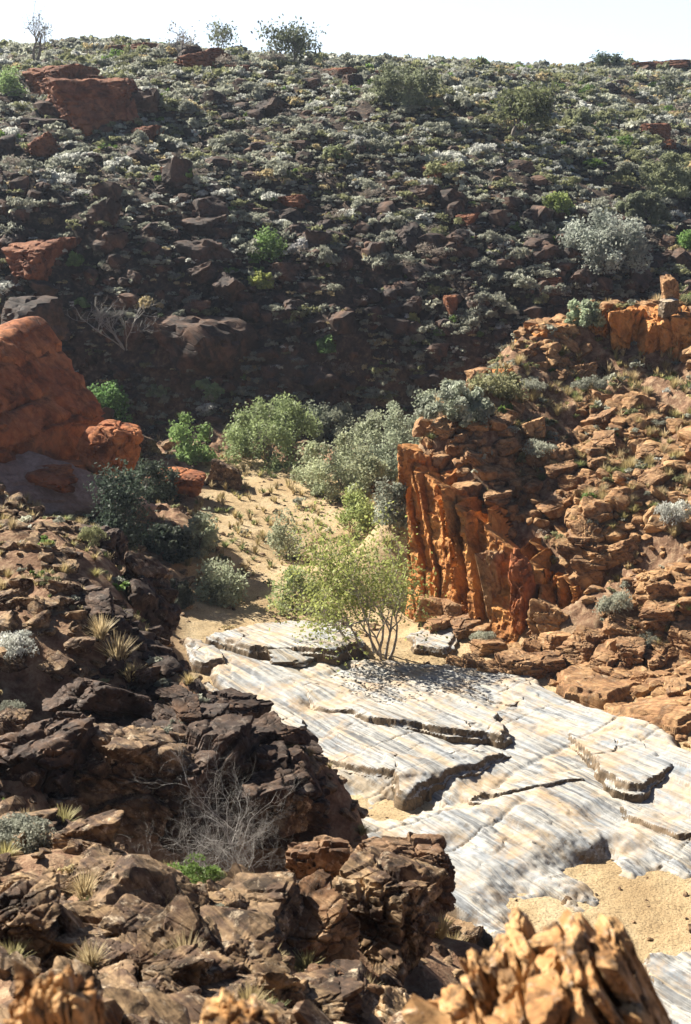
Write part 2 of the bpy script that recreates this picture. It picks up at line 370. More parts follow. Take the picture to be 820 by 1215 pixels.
# ------------------------------------------------------------------ rocks
_ico = {}
def ico(l):
    if l not in _ico:
        bm = bmesh.new(); bmesh.ops.create_icosphere(bm, subdivisions=l, radius=1.0)
        _ico[l] = (np.array([v.co[:] for v in bm.verts]), np.array([[v.index for v in f.verts] for f in bm.faces])); bm.free()
    return _ico[l]
def rockV(seed, l=3, blocky=.7, rough=.05, strata=.04, soft=40, frac=.09, ncell=38, an=(.75, .75, 1.5), nx=7):
    r = rs(seed); d, Fc = ico(l); d = d / np.linalg.norm(d, axis=1)[:, None]
    pl = []; off = []
    for ax in range(3):
        for s in (-1, 1):
            n = np.zeros(3); n[ax] = s; n += r.normal(0, max(.05, .16 + (1 - blocky) * .3), 3); pl.append(n / np.linalg.norm(n)); off.append(r.uniform(.72, 1))
    for _ in range(nx):
        n = r.normal(0, 1, 3); n /= np.linalg.norm(n); pl.append(n); off.append(r.uniform(.88, 1.25))
    pl = np.array(pl); off = np.array(off)
    q = np.maximum(d @ pl.T, 1e-3) / off
    inv = (q ** soft).sum(1) ** (1 / soft)
    V = d / inv[:, None]
    bn = r.normal(0, .25, 3) + np.array([0, 0, 1]); bn /= np.linalg.norm(bn)
    if strata:
        h = (V @ bn) * r.uniform(3.5, 6) + fbm(V * 1.3, seed + 3, 2) * .8; fr = h - np.floor(h)
        V *= (1 + strata * (sst(0, .25, fr) * sst(1, .8, fr) * 2 - 1) * (.6 + .4 * vn(V * 2, seed)))[:, None]
    if frac and l > 3:                     # stepped chips bounded by joints: every cell of the stone stands a little in or out
        for nc, am in ((ncell, frac), (ncell * 6, frac * .38)):
            sd_ = r.normal(0, .62, (nc, 3)); an = np.array(an); of = r.uniform(-1, .5, nc) ** 1
            Vq = (V + .07 * np.stack([vn(V * 3, seed + a) for a in (1, 2, 3)], 1)) * an
            D2 = (Vq ** 2).sum(1)[:, None] - 2 * Vq @ (sd_ * an).T + ((sd_ * an) ** 2).sum(1)[None]
            o2 = np.partition(D2, 1, axis=1); k = D2.argmin(1); gap = np.sqrt(np.maximum(o2[:, 1], 0)) - np.sqrt(np.maximum(o2[:, 0], 0))
            V = V * (1 + am * of[k] - am * .8 * sst(.05, .0, gap))[:, None]
    V *= (1 + rough * .55 * fbm(V * 1.7 + seed, seed, 2) + rough * .3 * fbm(V * 6, seed + 9, 4, ridged=True))[:, None]
    return V, Fc
VAR = {}
def rockmesh(kind, matk, n, l, **kw):
    VAR[kind] = [mk(kind, *rockV(100 + 7 * i + len(VAR) * 50, l, **kw), M[matk], True, sharp=28, link=False) for i in range(n)]
rockmesh('near', 'near', 8, 5, blocky=.85, rough=.05, strata=.035, frac=.10)
rockmesh('spur', 'spur', 8, 5, blocky=.95, rough=.035, strata=.025, frac=.12, soft=60)
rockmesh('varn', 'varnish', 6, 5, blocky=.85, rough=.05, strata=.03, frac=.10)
rockmesh('hillrock', 'hillrock', 6, 4, blocky=.5, rough=.10, strata=.04)
rockmesh('red', 'red', 4, 5, blocky=.1, rough=.09, strata=.0, soft=9)
rockmesh('hillred', 'hillred', 4, 5, blocky=.4, rough=.07, strata=.03, soft=20, frac=.12)
rockmesh('whiteb', 'white', 4, 4, blocky=.8, rough=.06, strata=.05)
def boulder(px, py, D, w, h, kind, var, label, depth=1.0, rot=(0, 0, 0), name='boulder', cat='boulder', group=None, sink=0.0, mesh=None):
    """a stone whose middle shows at (px,py) at forward distance D (None: where the ground is), w x h photo pixels"""
    if D is None:
        g = hit(px, py + h * .35); D = g[1] + .1
    c = W(px, py, D); f = project(c)[2][0]; s = f / F
    me = mesh or VAR[kind][var % len(VAR[kind])]
    sx = w * s / 2 / .92; sz = h * s / 2 / .92; sy = (sx + sz) / 2 * depth
    o = use(name, me, (c[0], c[1] + sy * .3, c[2] - sink), rot, (sx, sy, sz))
    return tag(o, label, cat, group)
def hero(seed, mat, l=6, **kw):
    return mk('boulder', *rockV(seed, l, **kw), M[mat], True, sharp=30, link=False)
R = math.radians
# giant red boulders on the left of the creek
boulder(-18, 520, 57.5, 256, 190, 'red', 0, 'giant rounded red-orange boulder at the left edge above the sandy creek floor', 1.0, (0, R(12), R(20)), mesh=hero(5, 'red', 6, blocky=.0, rough=.10, strata=.015, soft=12, frac=.075, ncell=18))
boulder(138, 532, 56, 56, 60, 'red', 1, 'small red boulder wedged right of the giant red boulder', .9, (0, 0, .4))
boulder(-10, 600, 53.5, 180, 64, 'red', 2, 'low pinkish boulder under the giant red boulder', .9, (R(4), R(10), .2), mesh=hero(8, 'pink', 5, blocky=.3, rough=.06, strata=0.02, soft=9))
boulder(38, 384, 74, 84, 56, 'hillrock', 3, 'shaded reddish boulder behind the top of the giant red boulder', 1, (0, 0, 1))
boulder(60, 566, 55.5, 100, 34, 'red', 1, 'flat red ledge jutting at the foot of the giant red boulder', 1.1, (0, R(5), 2.2))
# boulders standing out on the far hillside
for (px, py, w, h, v, lab) in ((112,122,104,66,0,'big dark-red boulder standing out high on the left of the far hillside'),
    (62,100,64,40,1,'reddish boulder touching the left side of the big dark-red hillside boulder'),
    (98,98,70,18,2,'flat red slab capping the big dark-red hillside boulder'),
    (155,135,18,26,3,'small red stone at the right end of the big dark-red hillside boulder'),
    (172,163,26,24,1,'dark red stone just below and right of the big hillside boulder'),
    (165,60,66,18,2,'low red outcrop on the skyline left of the ridge ledge'),
    (245,72,80,22,3,'long red ledge on the ridge left of the skyline bush'),
    (283,84,30,16,0,'rounded red stone at the right end of the ridge ledge'),
    (400,88,44,14,1,'small reddish outcrop on the ridge right of the skyline bush'),
    (782,156,32,22,0,'bright red-orange boulder on the upper right of the far hillside'),
    (790,172,26,14,2,'smaller red stone below the bright red-orange boulder at upper right'),
    (765,132,20,8,1,'thin red ledge above the bright red-orange boulder at upper right'),
    (45,310,80,44,1,'dark red outcrop at the left edge halfway up the far hillside'),
    (50,175,40,26,3,'dark brown stone below the cluster of red hillside boulders'),
    (235,412,110,66,2,'wide shadowed brown ledge on the left foot of the far hillside'),
    (205,205,26,16,0,'orange-brown stone below the big dark-red hillside boulder'),
    (640,290,44,22,3,'brown outcrop left of the large silvery bush on the hillside'),
    (556,262,30,16,1,'dark red stone in the middle of the far hillside'),
    (655,335,32,14,2,'rounded orange-brown stone above the right-hand spur'),
    (536,362,16,26,0,'upright orange stone in the shade on the hillside foot'),
    (465,350,26,20,3,'greyish round stone in the shade at the middle of the hillside foot'),
    (795,78,70,14,2,'distant reddish rocks on the skyline at the right edge'),
    (450,88,20,10,0,'small dark red stone on the skyline right of centre'),
    (350,240,34,20,2,'dark red outcrop above the bright green hillside bushes'),
    (520,205,36,18,1,'reddish brown outcrop in the middle of the upper hillside')):
    boulder(px, py, None, w, h, 'hillred' if 'red' in lab or 'orange' in lab else 'hillrock', v, lab, .9, (0, 0, v * 1.3), group=None)
# left bank boulders and blocks
for (px, py, D, w, h, v, rot, lab) in (
    (486,1042,13.3,112,92,5,(0,R(10),.5),'brown fractured boulder sitting at the edge of the left bank above the sand'),
    (454,1108,11.5,106,124,6,(0,R(14),1.2),'cracked boulder with a pale top below the edge boulder of the left bank'),
    (362,1130,10.9,92,102,2,(0,R(-6),2.2),'rusty crumbling boulder left of the cracked pale-topped boulder'),
    (378,1040,14.2,76,70,3,(0,R(5),.2),'dark boulder behind the rusty crumbling boulder'),
    (330,905,20.6,130,60,4,(R(-8),R(20),.3),'long dark brown block jutting over the white slabs from the left bank'),
    (345,970,18.6,44,48,5,(0,R(18),1.0),'small upright brown block below the jutting dark block'),
    (268,850,24.2,84,50,6,(0,R(16),.9),'blackish brown boulder at the bank edge left of the white slabs'),
    (172,800,26.5,46,56,7,(R(10),R(20),.2),'tall dark stone with an orange side on the left bank'),
    (165,742,28.2,80,92,0,(0,R(26),.5),'large dark leaning slab beside the shaded creek edge'),
    (120,660,30.5,60,64,1,(0,R(10),1.4),'dark orange-brown stone at the upper crest of the left bank'),
    (75,640,31,56,40,2,(0,R(6),2.1),'flat brown stone near the top of the left bank'),
    (170,700,28.9,64,60,3,(0,R(30),.2),'reddish shaded block on the crest of the left bank'),
    (120,850,21.6,120,74,4,(0,R(18),.4),'broad dark block in the middle of the left bank'),
    (150,935,18.7,150,120,5,(R(-12),R(14),.3),'huge overhanging block with a pale sunlit top above the dark hollow'),
    (215,955,18.9,120,150,2,(R(-6),R(8),.9),'tall dark wall block left of the dead bush in the hollow'),
    (275,945,19.4,110,130,7,(0,R(12),.2),'dark wall block directly behind the dead bush in the hollow'),
    (335,965,19.0,100,110,4,(0,R(-8),1.9),'dark wall block right of the dead bush in the hollow'),
    (235,1165,8.6,74,36,6,(0,R(12),.8),'brown flat stone near the bottom of the rubble'),
    (45,930,18.4,120,110,6,(0,R(5),1.1),'dark squared block at the left edge above the grassy rubble'),
    (230,870,22,90,60,7,(R(-5),R(24),.5),'dark slab between the broad block and the bank edge'),
    (310,1080,11.8,90,30,0,(0,R(8),.3),'pale flat stone beside the little green herb on the lower left rubble'),
    (205,1098,10.6,92,40,2,(0,R(10),.5),'pale slab stone in the middle of the lower left rubble'),
    (130,1130,9.6,170,64,5,(R(8),R(8),.3),'long brown ledge across the lower left rubble'),
    (20,1110,9.2,90,80,1,(0,R(-6),.2),'dark blocky stone cut by the left edge in the lower rubble'),
    (120,1185,8.2,110,50,4,(0,R(16),1.8),'flat brown stone at the bottom of the rubble'),
    (200,1195,7.9,70,50,7,(0,R(30),.1),'tilted pale brown stone at the bottom of the rubble'),
    (45,1050,12.6,66,44,3,(0,R(12),.9),'reddish square stone beside yellow grass on the lower left rubble'),
    (110,1030,13.2,56,36,0,(0,R(-12),.4),'pale triangular stone just below the dark hollow rim'),
    (60,1010,14.0,50,26,2,(0,R(8),1.4),'grey flat stone next to the yellow grass tuft'),
    (150,1050,12.2,60,30,6,(0,R(14),2.4),'pinkish slab stone on the rim of the dark hollow'),
    (390,1195,8.6,60,70,4,(0,R(40),.6),'leaning dark stone under the rusty crumbling boulder'),
    (330,1190,8.2,80,60,1,(0,R(30),1.6),'tan leaning slab at the bottom centre-left')):
    me = hero(300 + v * 13 + int(px), 'varnish' if py < 1000 and ('dark' in lab or 'black' in lab) and 'overhanging' not in lab else 'rusty' if px > 355 and px != 454 else 'near', 6 if w > 85 else 5, blocky=.9, rough=.09, strata=.02, frac=.19, ncell=34) if (w > 55) else None  # dark bank and wall blocks: varnish black deepens their shade
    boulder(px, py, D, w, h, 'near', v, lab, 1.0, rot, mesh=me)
# blurred rocks right in front of the photographer
def outcrop(name, px, py, D, w, h, n, seed, label, tilt=-30, mat='rust'):
    """one solid rock of stacked tilted beds broken into blocks"""
    r = rs(seed); c = W(px, py, D); s = project(c)[2][0] / F; Vs = []; Fs = []; k = 0
    Wd = w * s; Hd = h * s; m = np.array(Euler((0, R(tilt), 0)).to_matrix()); x = -.5
    while x < .48:
        t = r.choice([.035, .06, .09, .13]) * (13 / n) ** .5
        for y in np.linspace(-.34, .34, 5):
            u = (x + t / 2) * 2; b = (.46 - .26 * abs(u) ** 3 - .45 * max(0, y) - .2 * max(0, -y) + r.uniform(-.12, .05)) * Hd; lo = -.75 * Hd
            while b > lo:
                ln = r.uniform(.12, .5) * Hd; V, Fc = rockV(seed * 31 + k % 997, 4, blocky=1.0, rough=.08, strata=.0, frac=.16, ncell=14, nx=5, soft=30)
                V = V * np.array([Wd * t * .60 * r.uniform(.85, 1.15), Wd * r.uniform(.10, .15), ln * .56]) 
                V = (V @ np.array(Euler((r.normal(0, .06), r.normal(0, .05), r.normal(0, .10))).to_matrix()).T + np.array([Wd * (x + t / 2) + Wd * r.normal(0, .014), Wd * (y + r.normal(0, .035)), b - ln / 2]))
                V[:, 2] += Wd * (x + t / 2) * math.tan(R(tilt)) * -.55
                V = V @ m.T; Vs.append(V); Fs.append(Fc + k); k += len(V); b -= ln * .97
        x += t * .98
    V, Fc = rockV(seed, 5, blocky=.8, rough=.1, frac=.1); V = V * np.array([Wd * .42, Wd * .36, Hd * .55]) - np.array([0, 0, Hd * .38]); Vs.append(V); Fs.append(Fc + k)
    o = mk(name, np.concatenate(Vs), np.concatenate(Fs), M[mat], True, sharp=30); o.location = c
    return tag(o, label, 'rock')
outcrop('jagged_rock', 628, 1236, 3.9, 268, 240, 13, 4, 'jagged rusty outcrop of tilted layers, out of focus at the bottom right')
outcrop('jagged_rock', 62, 1208, 3.6, 95, 120, 6, 9, 'blurred pale orange rock tip at the bottom left corner', -10)
outcrop('jagged_rock', 283, 1222, 3.8, 90, 80, 6, 12, 'blurred pale rock tip at the bottom edge left of centre', 12)
# right-hand cliff: one jointed rock face along the creek edge, with loose pillars standing in its cleft
def cliff_face():
    base = np.array([W(486,708,50.6), W(528,734,48.4), W(580,756,46.7), W(632,772,45.4), W(704,780,44.4)])
    top = np.array([W(486,546,51.6), W(541,588,49.6), W(596,636,48.0), W(652,684,46.6), W(710,736,45.0)])
    L = np.r_[0, np.cumsum(np.linalg.norm(np.diff(base[:, :2], axis=0), axis=1))]; Lt = L[-1]; Hh = 5.0
    U, V = np.meshgrid(np.arange(-.2, Lt, .035), np.arange(-.16, 1.42, .011))
    ip = lambda P, u: np.stack([np.interp(u, L, P[:, k]) for k in range(3)], -1)
    B, T = ip(base, U), ip(top, U); v1 = np.minimum(V, 1.0); P = B + (T - B) * v1[..., None]
    hgt = np.linalg.norm(T - B, axis=-1); w = U + .34 * v1 * hgt + .10 * fbm(np.stack([U, V * 5], -1) * 1.1, 61, 3)     # joints lean to the left going up
    r = rs(62); ed = np.cumsum(r.choice([.25, .4, .7, 1.1], 60) * r.uniform(.8, 1.2, 60)) - 3; k = np.searchsorted(ed, w); of = r.uniform(-.42, .34, 70)[k]
    dl = np.minimum(np.abs(w - ed[np.clip(k - 1, 0, 59)]), np.abs(w - ed[np.clip(k, 0, 59)]))
    hv = v1 * hgt; hk = np.floor(hv / r.uniform(.7, 2.2, 70)[k] + r.uniform(0, 1, 70)[k]).astype(int); brk = _h(hk, k, hk * 0, 63) * .5 - .28
    hh = hv / r.uniform(.7, 2.2, 70)[k]
    d = of + brk - .75 * sst(.055, .0, dl) * _h(k, k * 0, k * 0, 64) + .17 * fbm(P * 1.4, 65, 4, ridged=True) + .05 * fbm(P * 6, 66, 3, ridged=True)
    for c, wd, dp in ((6.6, .34, 1.6), (7.9, .22, 1.1), (3.6, .14, .8), (9.6, .3, 1.2), (5.2, .16, .9)): d = d - dp * sst(wd, wd * .45, np.abs(w - c)) * sst(1.05, .85, v1)
    n = np.array([-.62, -.78, 0.]); P = P + n * d[..., None]
    over = np.clip(V - 1, 0, 1) / .42; P = P - n * (over * 2.4)[..., None]
    P[..., 2] += sst(.55, 1, V) * (_h(k, k * 0 + 3, k * 0, 67) - .6) * .75 - over ** 1.5 * 1.3 + .1 * fbm(P * 1.8, 68, 3) * (V > .9)
    org = base[2].copy(); idx = np.arange(U.size).reshape(U.shape); q = np.stack([idx[:-1, :-1], idx[:-1, 1:], idx[1:, 1:], idx[1:, :-1]], -1).reshape(-1, 4)
    o = mk('cliff', (P - org).reshape(-1, 3), q, M['cliff'], True, sharp=32); o.location = org
    tag(o, 'jointed bright orange cliff face along the right side of the creek, beside the creek tree', 'cliff')
cliff_face()
for i, (px, py, D, w, h, mt, lab) in enumerate(((594,704,47.2,26,96,'spur','dark leaning pillar inside the cliff cleft'), (624,716,46.2,28,84,'red','red pillar with a pink cap at the middle of the cliff'),
        (654,742,45.0,60,56,'spur','squat brown block with straw grass on top at the right of the cliff'), (516,724,48.6,40,34,'spur','dark block leaning on the foot of the cliff behind the creek tree'), (560,752,46.8,36,30,'spur','brown block against the foot of the cliff, left of the cleft'))):
    boulder(px, py, D, w, h, 'spur', i, lab, .9, (R(-8), R(-10 if h > w else 6), R(-30)), name='cliff_block', cat='rock', mesh=hero(720 + i, mt, 5, blocky=1.0, rough=.05, strata=.02, frac=.12, ncell=24))
for i, (px, py, w, h, lab) in enumerate(((716,388,48,52,'leftmost block of the orange rock band crowning the right spur'), (748,396,42,62,'squared orange block second from the left in the crowning band'),
        (776,402,36,66,'orange block third from the left in the crowning band'), (803,404,40,72,'tall orange block near the right edge in the crowning band'),
        (833,405,46,64,'orange block cut by the right edge in the crowning band'), (655,398,36,30,'low orange rock left of the crowning band'),
        (632,410,34,30,'orange rock at the left shoulder of the spur crest'), (602,460,26,44,'small upright orange block on the left skyline of the spur'),
        (558,508,54,32,'dark orange knob on the lower left crest of the spur'), (530,522,42,30,'brown knob above the left end of the cliff'),
        (508,560,54,60,'pinkish brown block at the top left corner of the cliff'), (552,580,70,50,'brown block just above the cliff edge'))):
    D = (61.0, 60.4, 59.6, 59, 58.6, 60.3, 60, 57.4, 55.6, 54.6, 53.4, 52.2)[i]
    boulder(px, py, D, w * 1.1, h, 'spur', i, lab, 1.2, (0, R((i * 37) % 11 - 5), (i * .4) % 1.0 - .5), name='cliff_block', cat='rock', mesh=hero(900 + i * 3, 'cliff', 5, blocky=1.0, rough=.06, strata=.02, frac=.14, ncell=24, an=(1.3, 1.3, .6)))
tp = hit(797, 372); 
boulder(795, 345, 59.5, 20, 36, 'spur', 3, 'upright pinnacle stone above the crowning rock band', 1, (0, R(-18), 0), name='pinnacle_stone', cat='rock')
boulder(793, 364, 58.9, 20, 18, 'whiteb', 1, 'small pale stone perched on the crowning rock band', 1, (0, 0, .5), name='perched_stone', cat='rock')
# rubble line at the foot of the cliff
r = rs(77)
for i, (px, py, w, h) in enumerate(((615,795,54,32),(650,790,46,26),(590,800,40,20),(560,790,34,22),(540,790,30,16),(690,775,46,30),(660,765,34,26),(720,790,50,22),(750,778,40,30),(790,775,40,22),(770,745,44,26),(810,760,40,34),
        (700,760,34,30),(735,760,32,20),(520,745,38,22),(540,730,30,26),(505,715,30,22),(555,745,40,24),(580,770,36,20),(630,772,30,22))):
    boulder(px, py, None, w, h, 'spur', i, ('brown block', 'orange-brown stone', 'angular brown stone')[i % 3] + ' under the right cliff, ' +
            ('at its creek-tree end' if px < 560 else 'just above the white slabs' if px < 670 else 'under the low right end of the cliff' if px < 745 else 'near the right edge of the photo'), 1.0, (0, R(r.uniform(-12, 12)), r.uniform(0, 3)),
            name='rubble_block', cat='rock', group='blocks along the foot of the right cliff')
# ------------------------------------------------------------------ creek slabs: thick plates lying on the bedrock
def slab(pts, th, g, seed, label, mat='white', edge=.09, z=None, name='rock_slab', res=.045):
    """a plate that dips into the bedrock on one side and stands th proud on the side g (x, y) points to"""
    P = np.array([G(px, py, .2)[:2] for px, py in pts]); x0, y0 = P.min(0) - .5; x1, y1 = P.max(0) + .5
    X, Y = np.meshgrid(np.arange(x0, x1, res), np.arange(y0, y1, res)); c = P.mean(0)
    g = np.array(g, float); g /= np.linalg.norm(g); pg = P @ g; f = np.clip((X * g[0] + Y * g[1] - pg.min()) / (pg.max() - pg.min()), 0, 1)
    s = X * SD[0] + Y * SD[1]; t = X * ST[0] + Y * ST[1]; p = np.stack([X, Y], -1)
    d = sdf(P, X, Y) + .42 * fbm(p * .6 + seed, seed, 5) + .10 * fbm(np.stack([s * .8, t * 3], -1), seed + 5, 3, ridged=True)
    bed = bed_h(X, Y, base_h(X, Y)) if z is None else z + 0 * X
    low = base_h(X, Y) + .10
    top = np.maximum(bed, low) * .5 + low * .5 + .05 + th * (.10 + .9 * f ** 1.3) + .05 * fbm(np.stack([s * .25, t * 2.4], -1), seed + 1, 4, ridged=True) + .02 * fbm(p * 4, seed + 2, 3)
    ck = np.abs(vn(np.stack([s * .5, t * .9], -1) + .25 * fbm(p * .8, seed + 7, 2)[..., None], seed + 6)); top -= .05 * sst(.03, 0, ck)
    lay = (top - low) * 7 + .5 * fbm(p * .6, seed + 8, 2); top = top * .8 + .2 * (low + (np.floor(lay) + sst(0, .15, lay - np.floor(lay))) / 7)
    zb = low - .45
    eg = edge * (1 + 1.8 * sst(-.2, .5, vn(p * .8, seed + 11))); zz = zb + np.maximum(top - zb, .05) * (.8 * sst(-edge, edge * .3, d) + .2 * sst(0, .1, (d - eg * .6)))
    idx = np.arange(X.size).reshape(X.shape); q = np.stack([idx[:-1, :-1], idx[:-1, 1:], idx[1:, 1:], idx[1:, :-1]], -1).reshape(-1, 4)
    q = q[(d.ravel()[q] > -edge * 1.1).any(1)]; u, inv = np.unique(q, return_inverse=True)
    V = np.stack([X, Y, zz], -1).reshape(-1, 3)[u]; org = np.array([c[0], c[1], float(np.mean(low))])
    o = mk(name, V - org, inv.reshape(q.shape), M[mat], True, sharp=35); o.location = org
    return tag(o, label, 'rock slab')
slab([(250,762),(300,740),(365,724),(405,722),(425,745),(428,775),(400,792),(330,785),(290,786)], .48, (.2, -1), 1, 'grey and white rock outcrop left of the creek tree with a dark front face')
slab([(480,742),(520,730),(545,748),(530,768),(490,765)], .12, (-.3, -1), 12, 'pale slab behind the right side of the creek tree')
slab([(218,757),(250,770),(272,800),(232,795)], .25, (.6, -.5), 2, 'small streaked white slab at the left foot of the tree outcrop')
slab([(330,806),(470,800),(545,828),(590,862),(594,888),(540,884),(470,878),(420,872),(370,850)], .36, (.1, -1), 3, 'broad white slab with a long shaded brown front edge, upper middle of the creek bed')
slab([(355,884),(400,876),(460,888),(540,896),(600,904),(560,925),(520,938),(478,946),(462,930),(400,918)], .30, (.25, -1), 4, 'bluish white slab with a broken corner, just below the broad white slab')
slab([(668,900),(660,880),(700,872),(760,905),(800,940),(760,962),(720,945)], .38, (-.75, -.65), 5, 'long tilted cream plank of rock with a shadowed left edge on the right of the creek bed')
slab([(590,925),(660,925),(694,936),(650,946),(600,952),(560,950)], .16, (0, -1), 6, 'thin cracked white slab in the middle of the creek bed')
slab([(245,810),(330,845),(365,872),(330,880),(290,862),(240,830)], .16, (.5, -1), 7, 'smooth white slab along the foot of the left bank')
slab([(530,800),(600,802),(640,825),(610,858),(570,842)], .14, (-.4, -1), 8, 'white slab next to the rubble blocks at the top right of the creek bed')
slab([(700,945),(760,965),(820,985),(860,1012),(800,1008),(730,975)], .16, (-.4, -1), 9, 'cream slab below the tilted plank at the right')
slab([(760,1140),(860,1120),(900,1230),(760,1230)], .2, (-.3, .8), 11, 'grey-streaked white slab at the bottom right corner')
slab([(660,812),(720,800),(760,830),(720,850),(670,838)], .3, (-.5, -.8), 20, 'brown bedded slab right of the white pavement', 'spur')
slab([(740,810),(830,795),(850,845),(790,850)], .4, (-.5, -.8), 21, 'brown bedded slab near the right edge of the creek', 'spur')
slab([(715,862),(790,858),(850,890),(800,905)], .3, (-.5, -.8), 22, 'dark brown slab above the tilted cream plank', 'spur')
boulder(345, 786, None, 60, 22, 'whiteb', 0, 'bleached white block below the tree outcrop', 1, (0, 0, .3))
boulder(303, 803, None, 30, 14, 'whiteb', 2, 'small white stone left of the bleached block', 1, (0, 0, .8))
boulder(212, 576, None, 62, 34, 'red', 1, 'reddish boulder on the left edge of the sandy floor', 1)
boulder(265, 566, None, 40, 34, 'near', 2, 'pale pointed boulder at the back of the sandy floor', 1, (0, R(25), 0))
boulder(168, 530, None, 34, 28, 'near', 4, 'shaded grey boulder behind the sandy floor near the red boulders', 1, (0, R(20), 0))
boulder(195, 702, None, 30, 20, 'near', 5, 'bluish shaded stone at the dark creek edge', 1, (0, R(-20), 0))
# ------------------------------------------------------------------ plants
def quadsF(n): return np.arange(n * 4).reshape(-1, 4)
def leaves(r, cen, size, elong=1.6, up=0.0):
    n = len(cen); a = r.normal(0, 1, (n, 3)); a[:, 2] += up; a /= np.linalg.norm(a, axis=1)[:, None]
    b = np.cross(a, r.normal(0, 1, (n, 3))); b /= np.linalg.norm(b, axis=1)[:, None]
    s = size * r.uniform(.6, 1.3, (n, 1)); A_ = a * s * elong / 2; B_ = b * s / 2
    return np.stack([cen - A_, cen + B_, cen + A_, cen - B_], 1).reshape(-1, 3)
def tube(pts, rad, k=5):
    pts = np.array(pts); n = len(pts); t = np.gradient(pts, axis=0); t /= np.linalg.norm(t, axis=1)[:, None] + 1e-9
    ref = np.array([.3, .9, .1]); u = np.cross(t, ref); u /= np.linalg.norm(u, axis=1)[:, None] + 1e-9; v = np.cross(t, u)
    an = np.arange(k) * 2 * PI / k
    V = pts[:, None] + (u[:, None] * np.cos(an)[None, :, None] + v[:, None] * np.sin(an)[None, :, None]) * np.array(rad)[:, None, None]
    i = np.arange(n - 1)[:, None] * k; j = np.arange(k)[None]; jn = (j + 1) % k
    Fq = np.stack([i + j, i + jn, i + k + jn, i + k + j], -1).reshape(-1, 4)
    return V.reshape(-1, 3), Fq
def join(L):
    k = 0; Vs = []; Fs = []
    for V, Fq in L: Vs.append(V); Fs.append(Fq + k); k += len(V)
    return np.concatenate(Vs), np.concatenate(Fs)
def wood(seed, stems=3, Hh=1.0, spread=.5, levels=3, r0=.03, kids=(3, 5), wig=.18, lean=0.0, low=.35):
    r = rs(seed); L = []; tips = []
    def grow(p, d, ln, rad, lev):
        n = 5; pts = [p]; 
        for i in range(n):
            d = d + r.normal(0, wig, 3) + np.array([0, 0, .05]); d /= np.linalg.norm(d); pts.append(pts[-1] + d * ln / n)
        L.append(tube(pts, np.linspace(rad, rad * .45, n + 1), 6 if lev == 0 else 4 if lev == 1 else 3))
        if lev == levels - 1: tips.append(pts[-1]); tips.append(pts[-2]); return
        for _ in range(r.randint(*kids)):
            f = r.uniform(low, 1.0); k = min(n - 1, int(f * n)); q = pts[k] + (pts[k + 1] - pts[k]) * (f * n - k)
            nd = d + r.normal(0, .55, 3) + np.array([0, 0, .12]); nd /= np.linalg.norm(nd)
            grow(q, nd, ln * r.uniform(.5, .75), rad * .5, lev + 1)
        tips.append(pts[-1])
    for s in range(stems):
        a = 2 * PI * s / stems + r.uniform(-.5, .5); d = np.array([math.cos(a) * spread + lean, math.sin(a) * spread, 1.0]); d /= np.linalg.norm(d)
        grow(np.array([math.cos(a), math.sin(a), 0]) * .03 * Hh, d, Hh * r.uniform(.5, .68), r0 * Hh, 0)
    V, Fq = join(L); return V, Fq, np.array(tips)
def dome(seed, n, clumps, size, hz=.55, irr=.25, tint=(.2, .22, .15), var=.25):
    """leafy dome of unit radius built from clumps; returns verts, tints"""
    r = rs(seed); cen = []
    for _ in range(clumps):
        a = r.uniform(0, 2 * PI); q = math.sqrt(r.uniform(0, 1)) * .72; z = hz * math.sqrt(max(.05, 1 - q * q)) * r.uniform(.35, .95)
        cen.append((math.cos(a) * q, math.sin(a) * q, z, r.uniform(.2, .38)))
    cen = np.array(cen); k = r.randint(0, clumps, n)
    d = r.normal(0, 1, (n, 3)); d /= np.linalg.norm(d, axis=1)[:, None]; d[:, 2] = np.abs(d[:, 2]) * .8 - .15
    P = cen[k, :3] + d * (cen[k, 3] * r.uniform(.55, 1.05, n))[:, None]; P[:, 2] = np.maximum(P[:, 2], .02)
    tk = (1 + r.uniform(-var, var, clumps))[k][:, None] * (1 + r.uniform(-.12, .12, (n, 1)))
    T = np.repeat(np.array(tint)[None] * tk, 4, 0)
    return leaves(r, P, size), T
def tuft(seed, n=60, h=1.0, w=.5, tint=(.42, .34, .18), curve=.5, bw=.03):
    r = rs(seed); a = r.uniform(0, 2 * PI, n); l = r.uniform(.5, 1, n) * h; o_ = r.uniform(0, .18, n) * w; sp_ = r.uniform(.1, 1, n) * w
    c, s = np.cos(a), np.sin(a)
    def pt(t): return np.stack([c * (o_ + sp_ * t ** (1 + curve)), s * (o_ + sp_ * t ** (1 + curve)), l * (t - .25 * t * t * sp_ / max(w, .01))], 1)
    b = np.stack([-s, c, 0 * s], 1) * bw; p0, p1, p2 = pt(0.), pt(.55), pt(1.)
    V = np.stack([p0 - b, p0 + b, p1 + b * .8, p1 - b * .8, p2 + b * .15, p2 - b * .15], 1).reshape(-1, 3)
    i = np.arange(n)[:, None] * 6; Fq = np.concatenate([i + np.array([[0, 1, 2, 3]]), i + np.array([[3, 2, 4, 5]])])
    T = np.repeat(np.array(tint)[None] * r.uniform(.7, 1.25, (n, 1)), 6, 0)
    return V, Fq, T
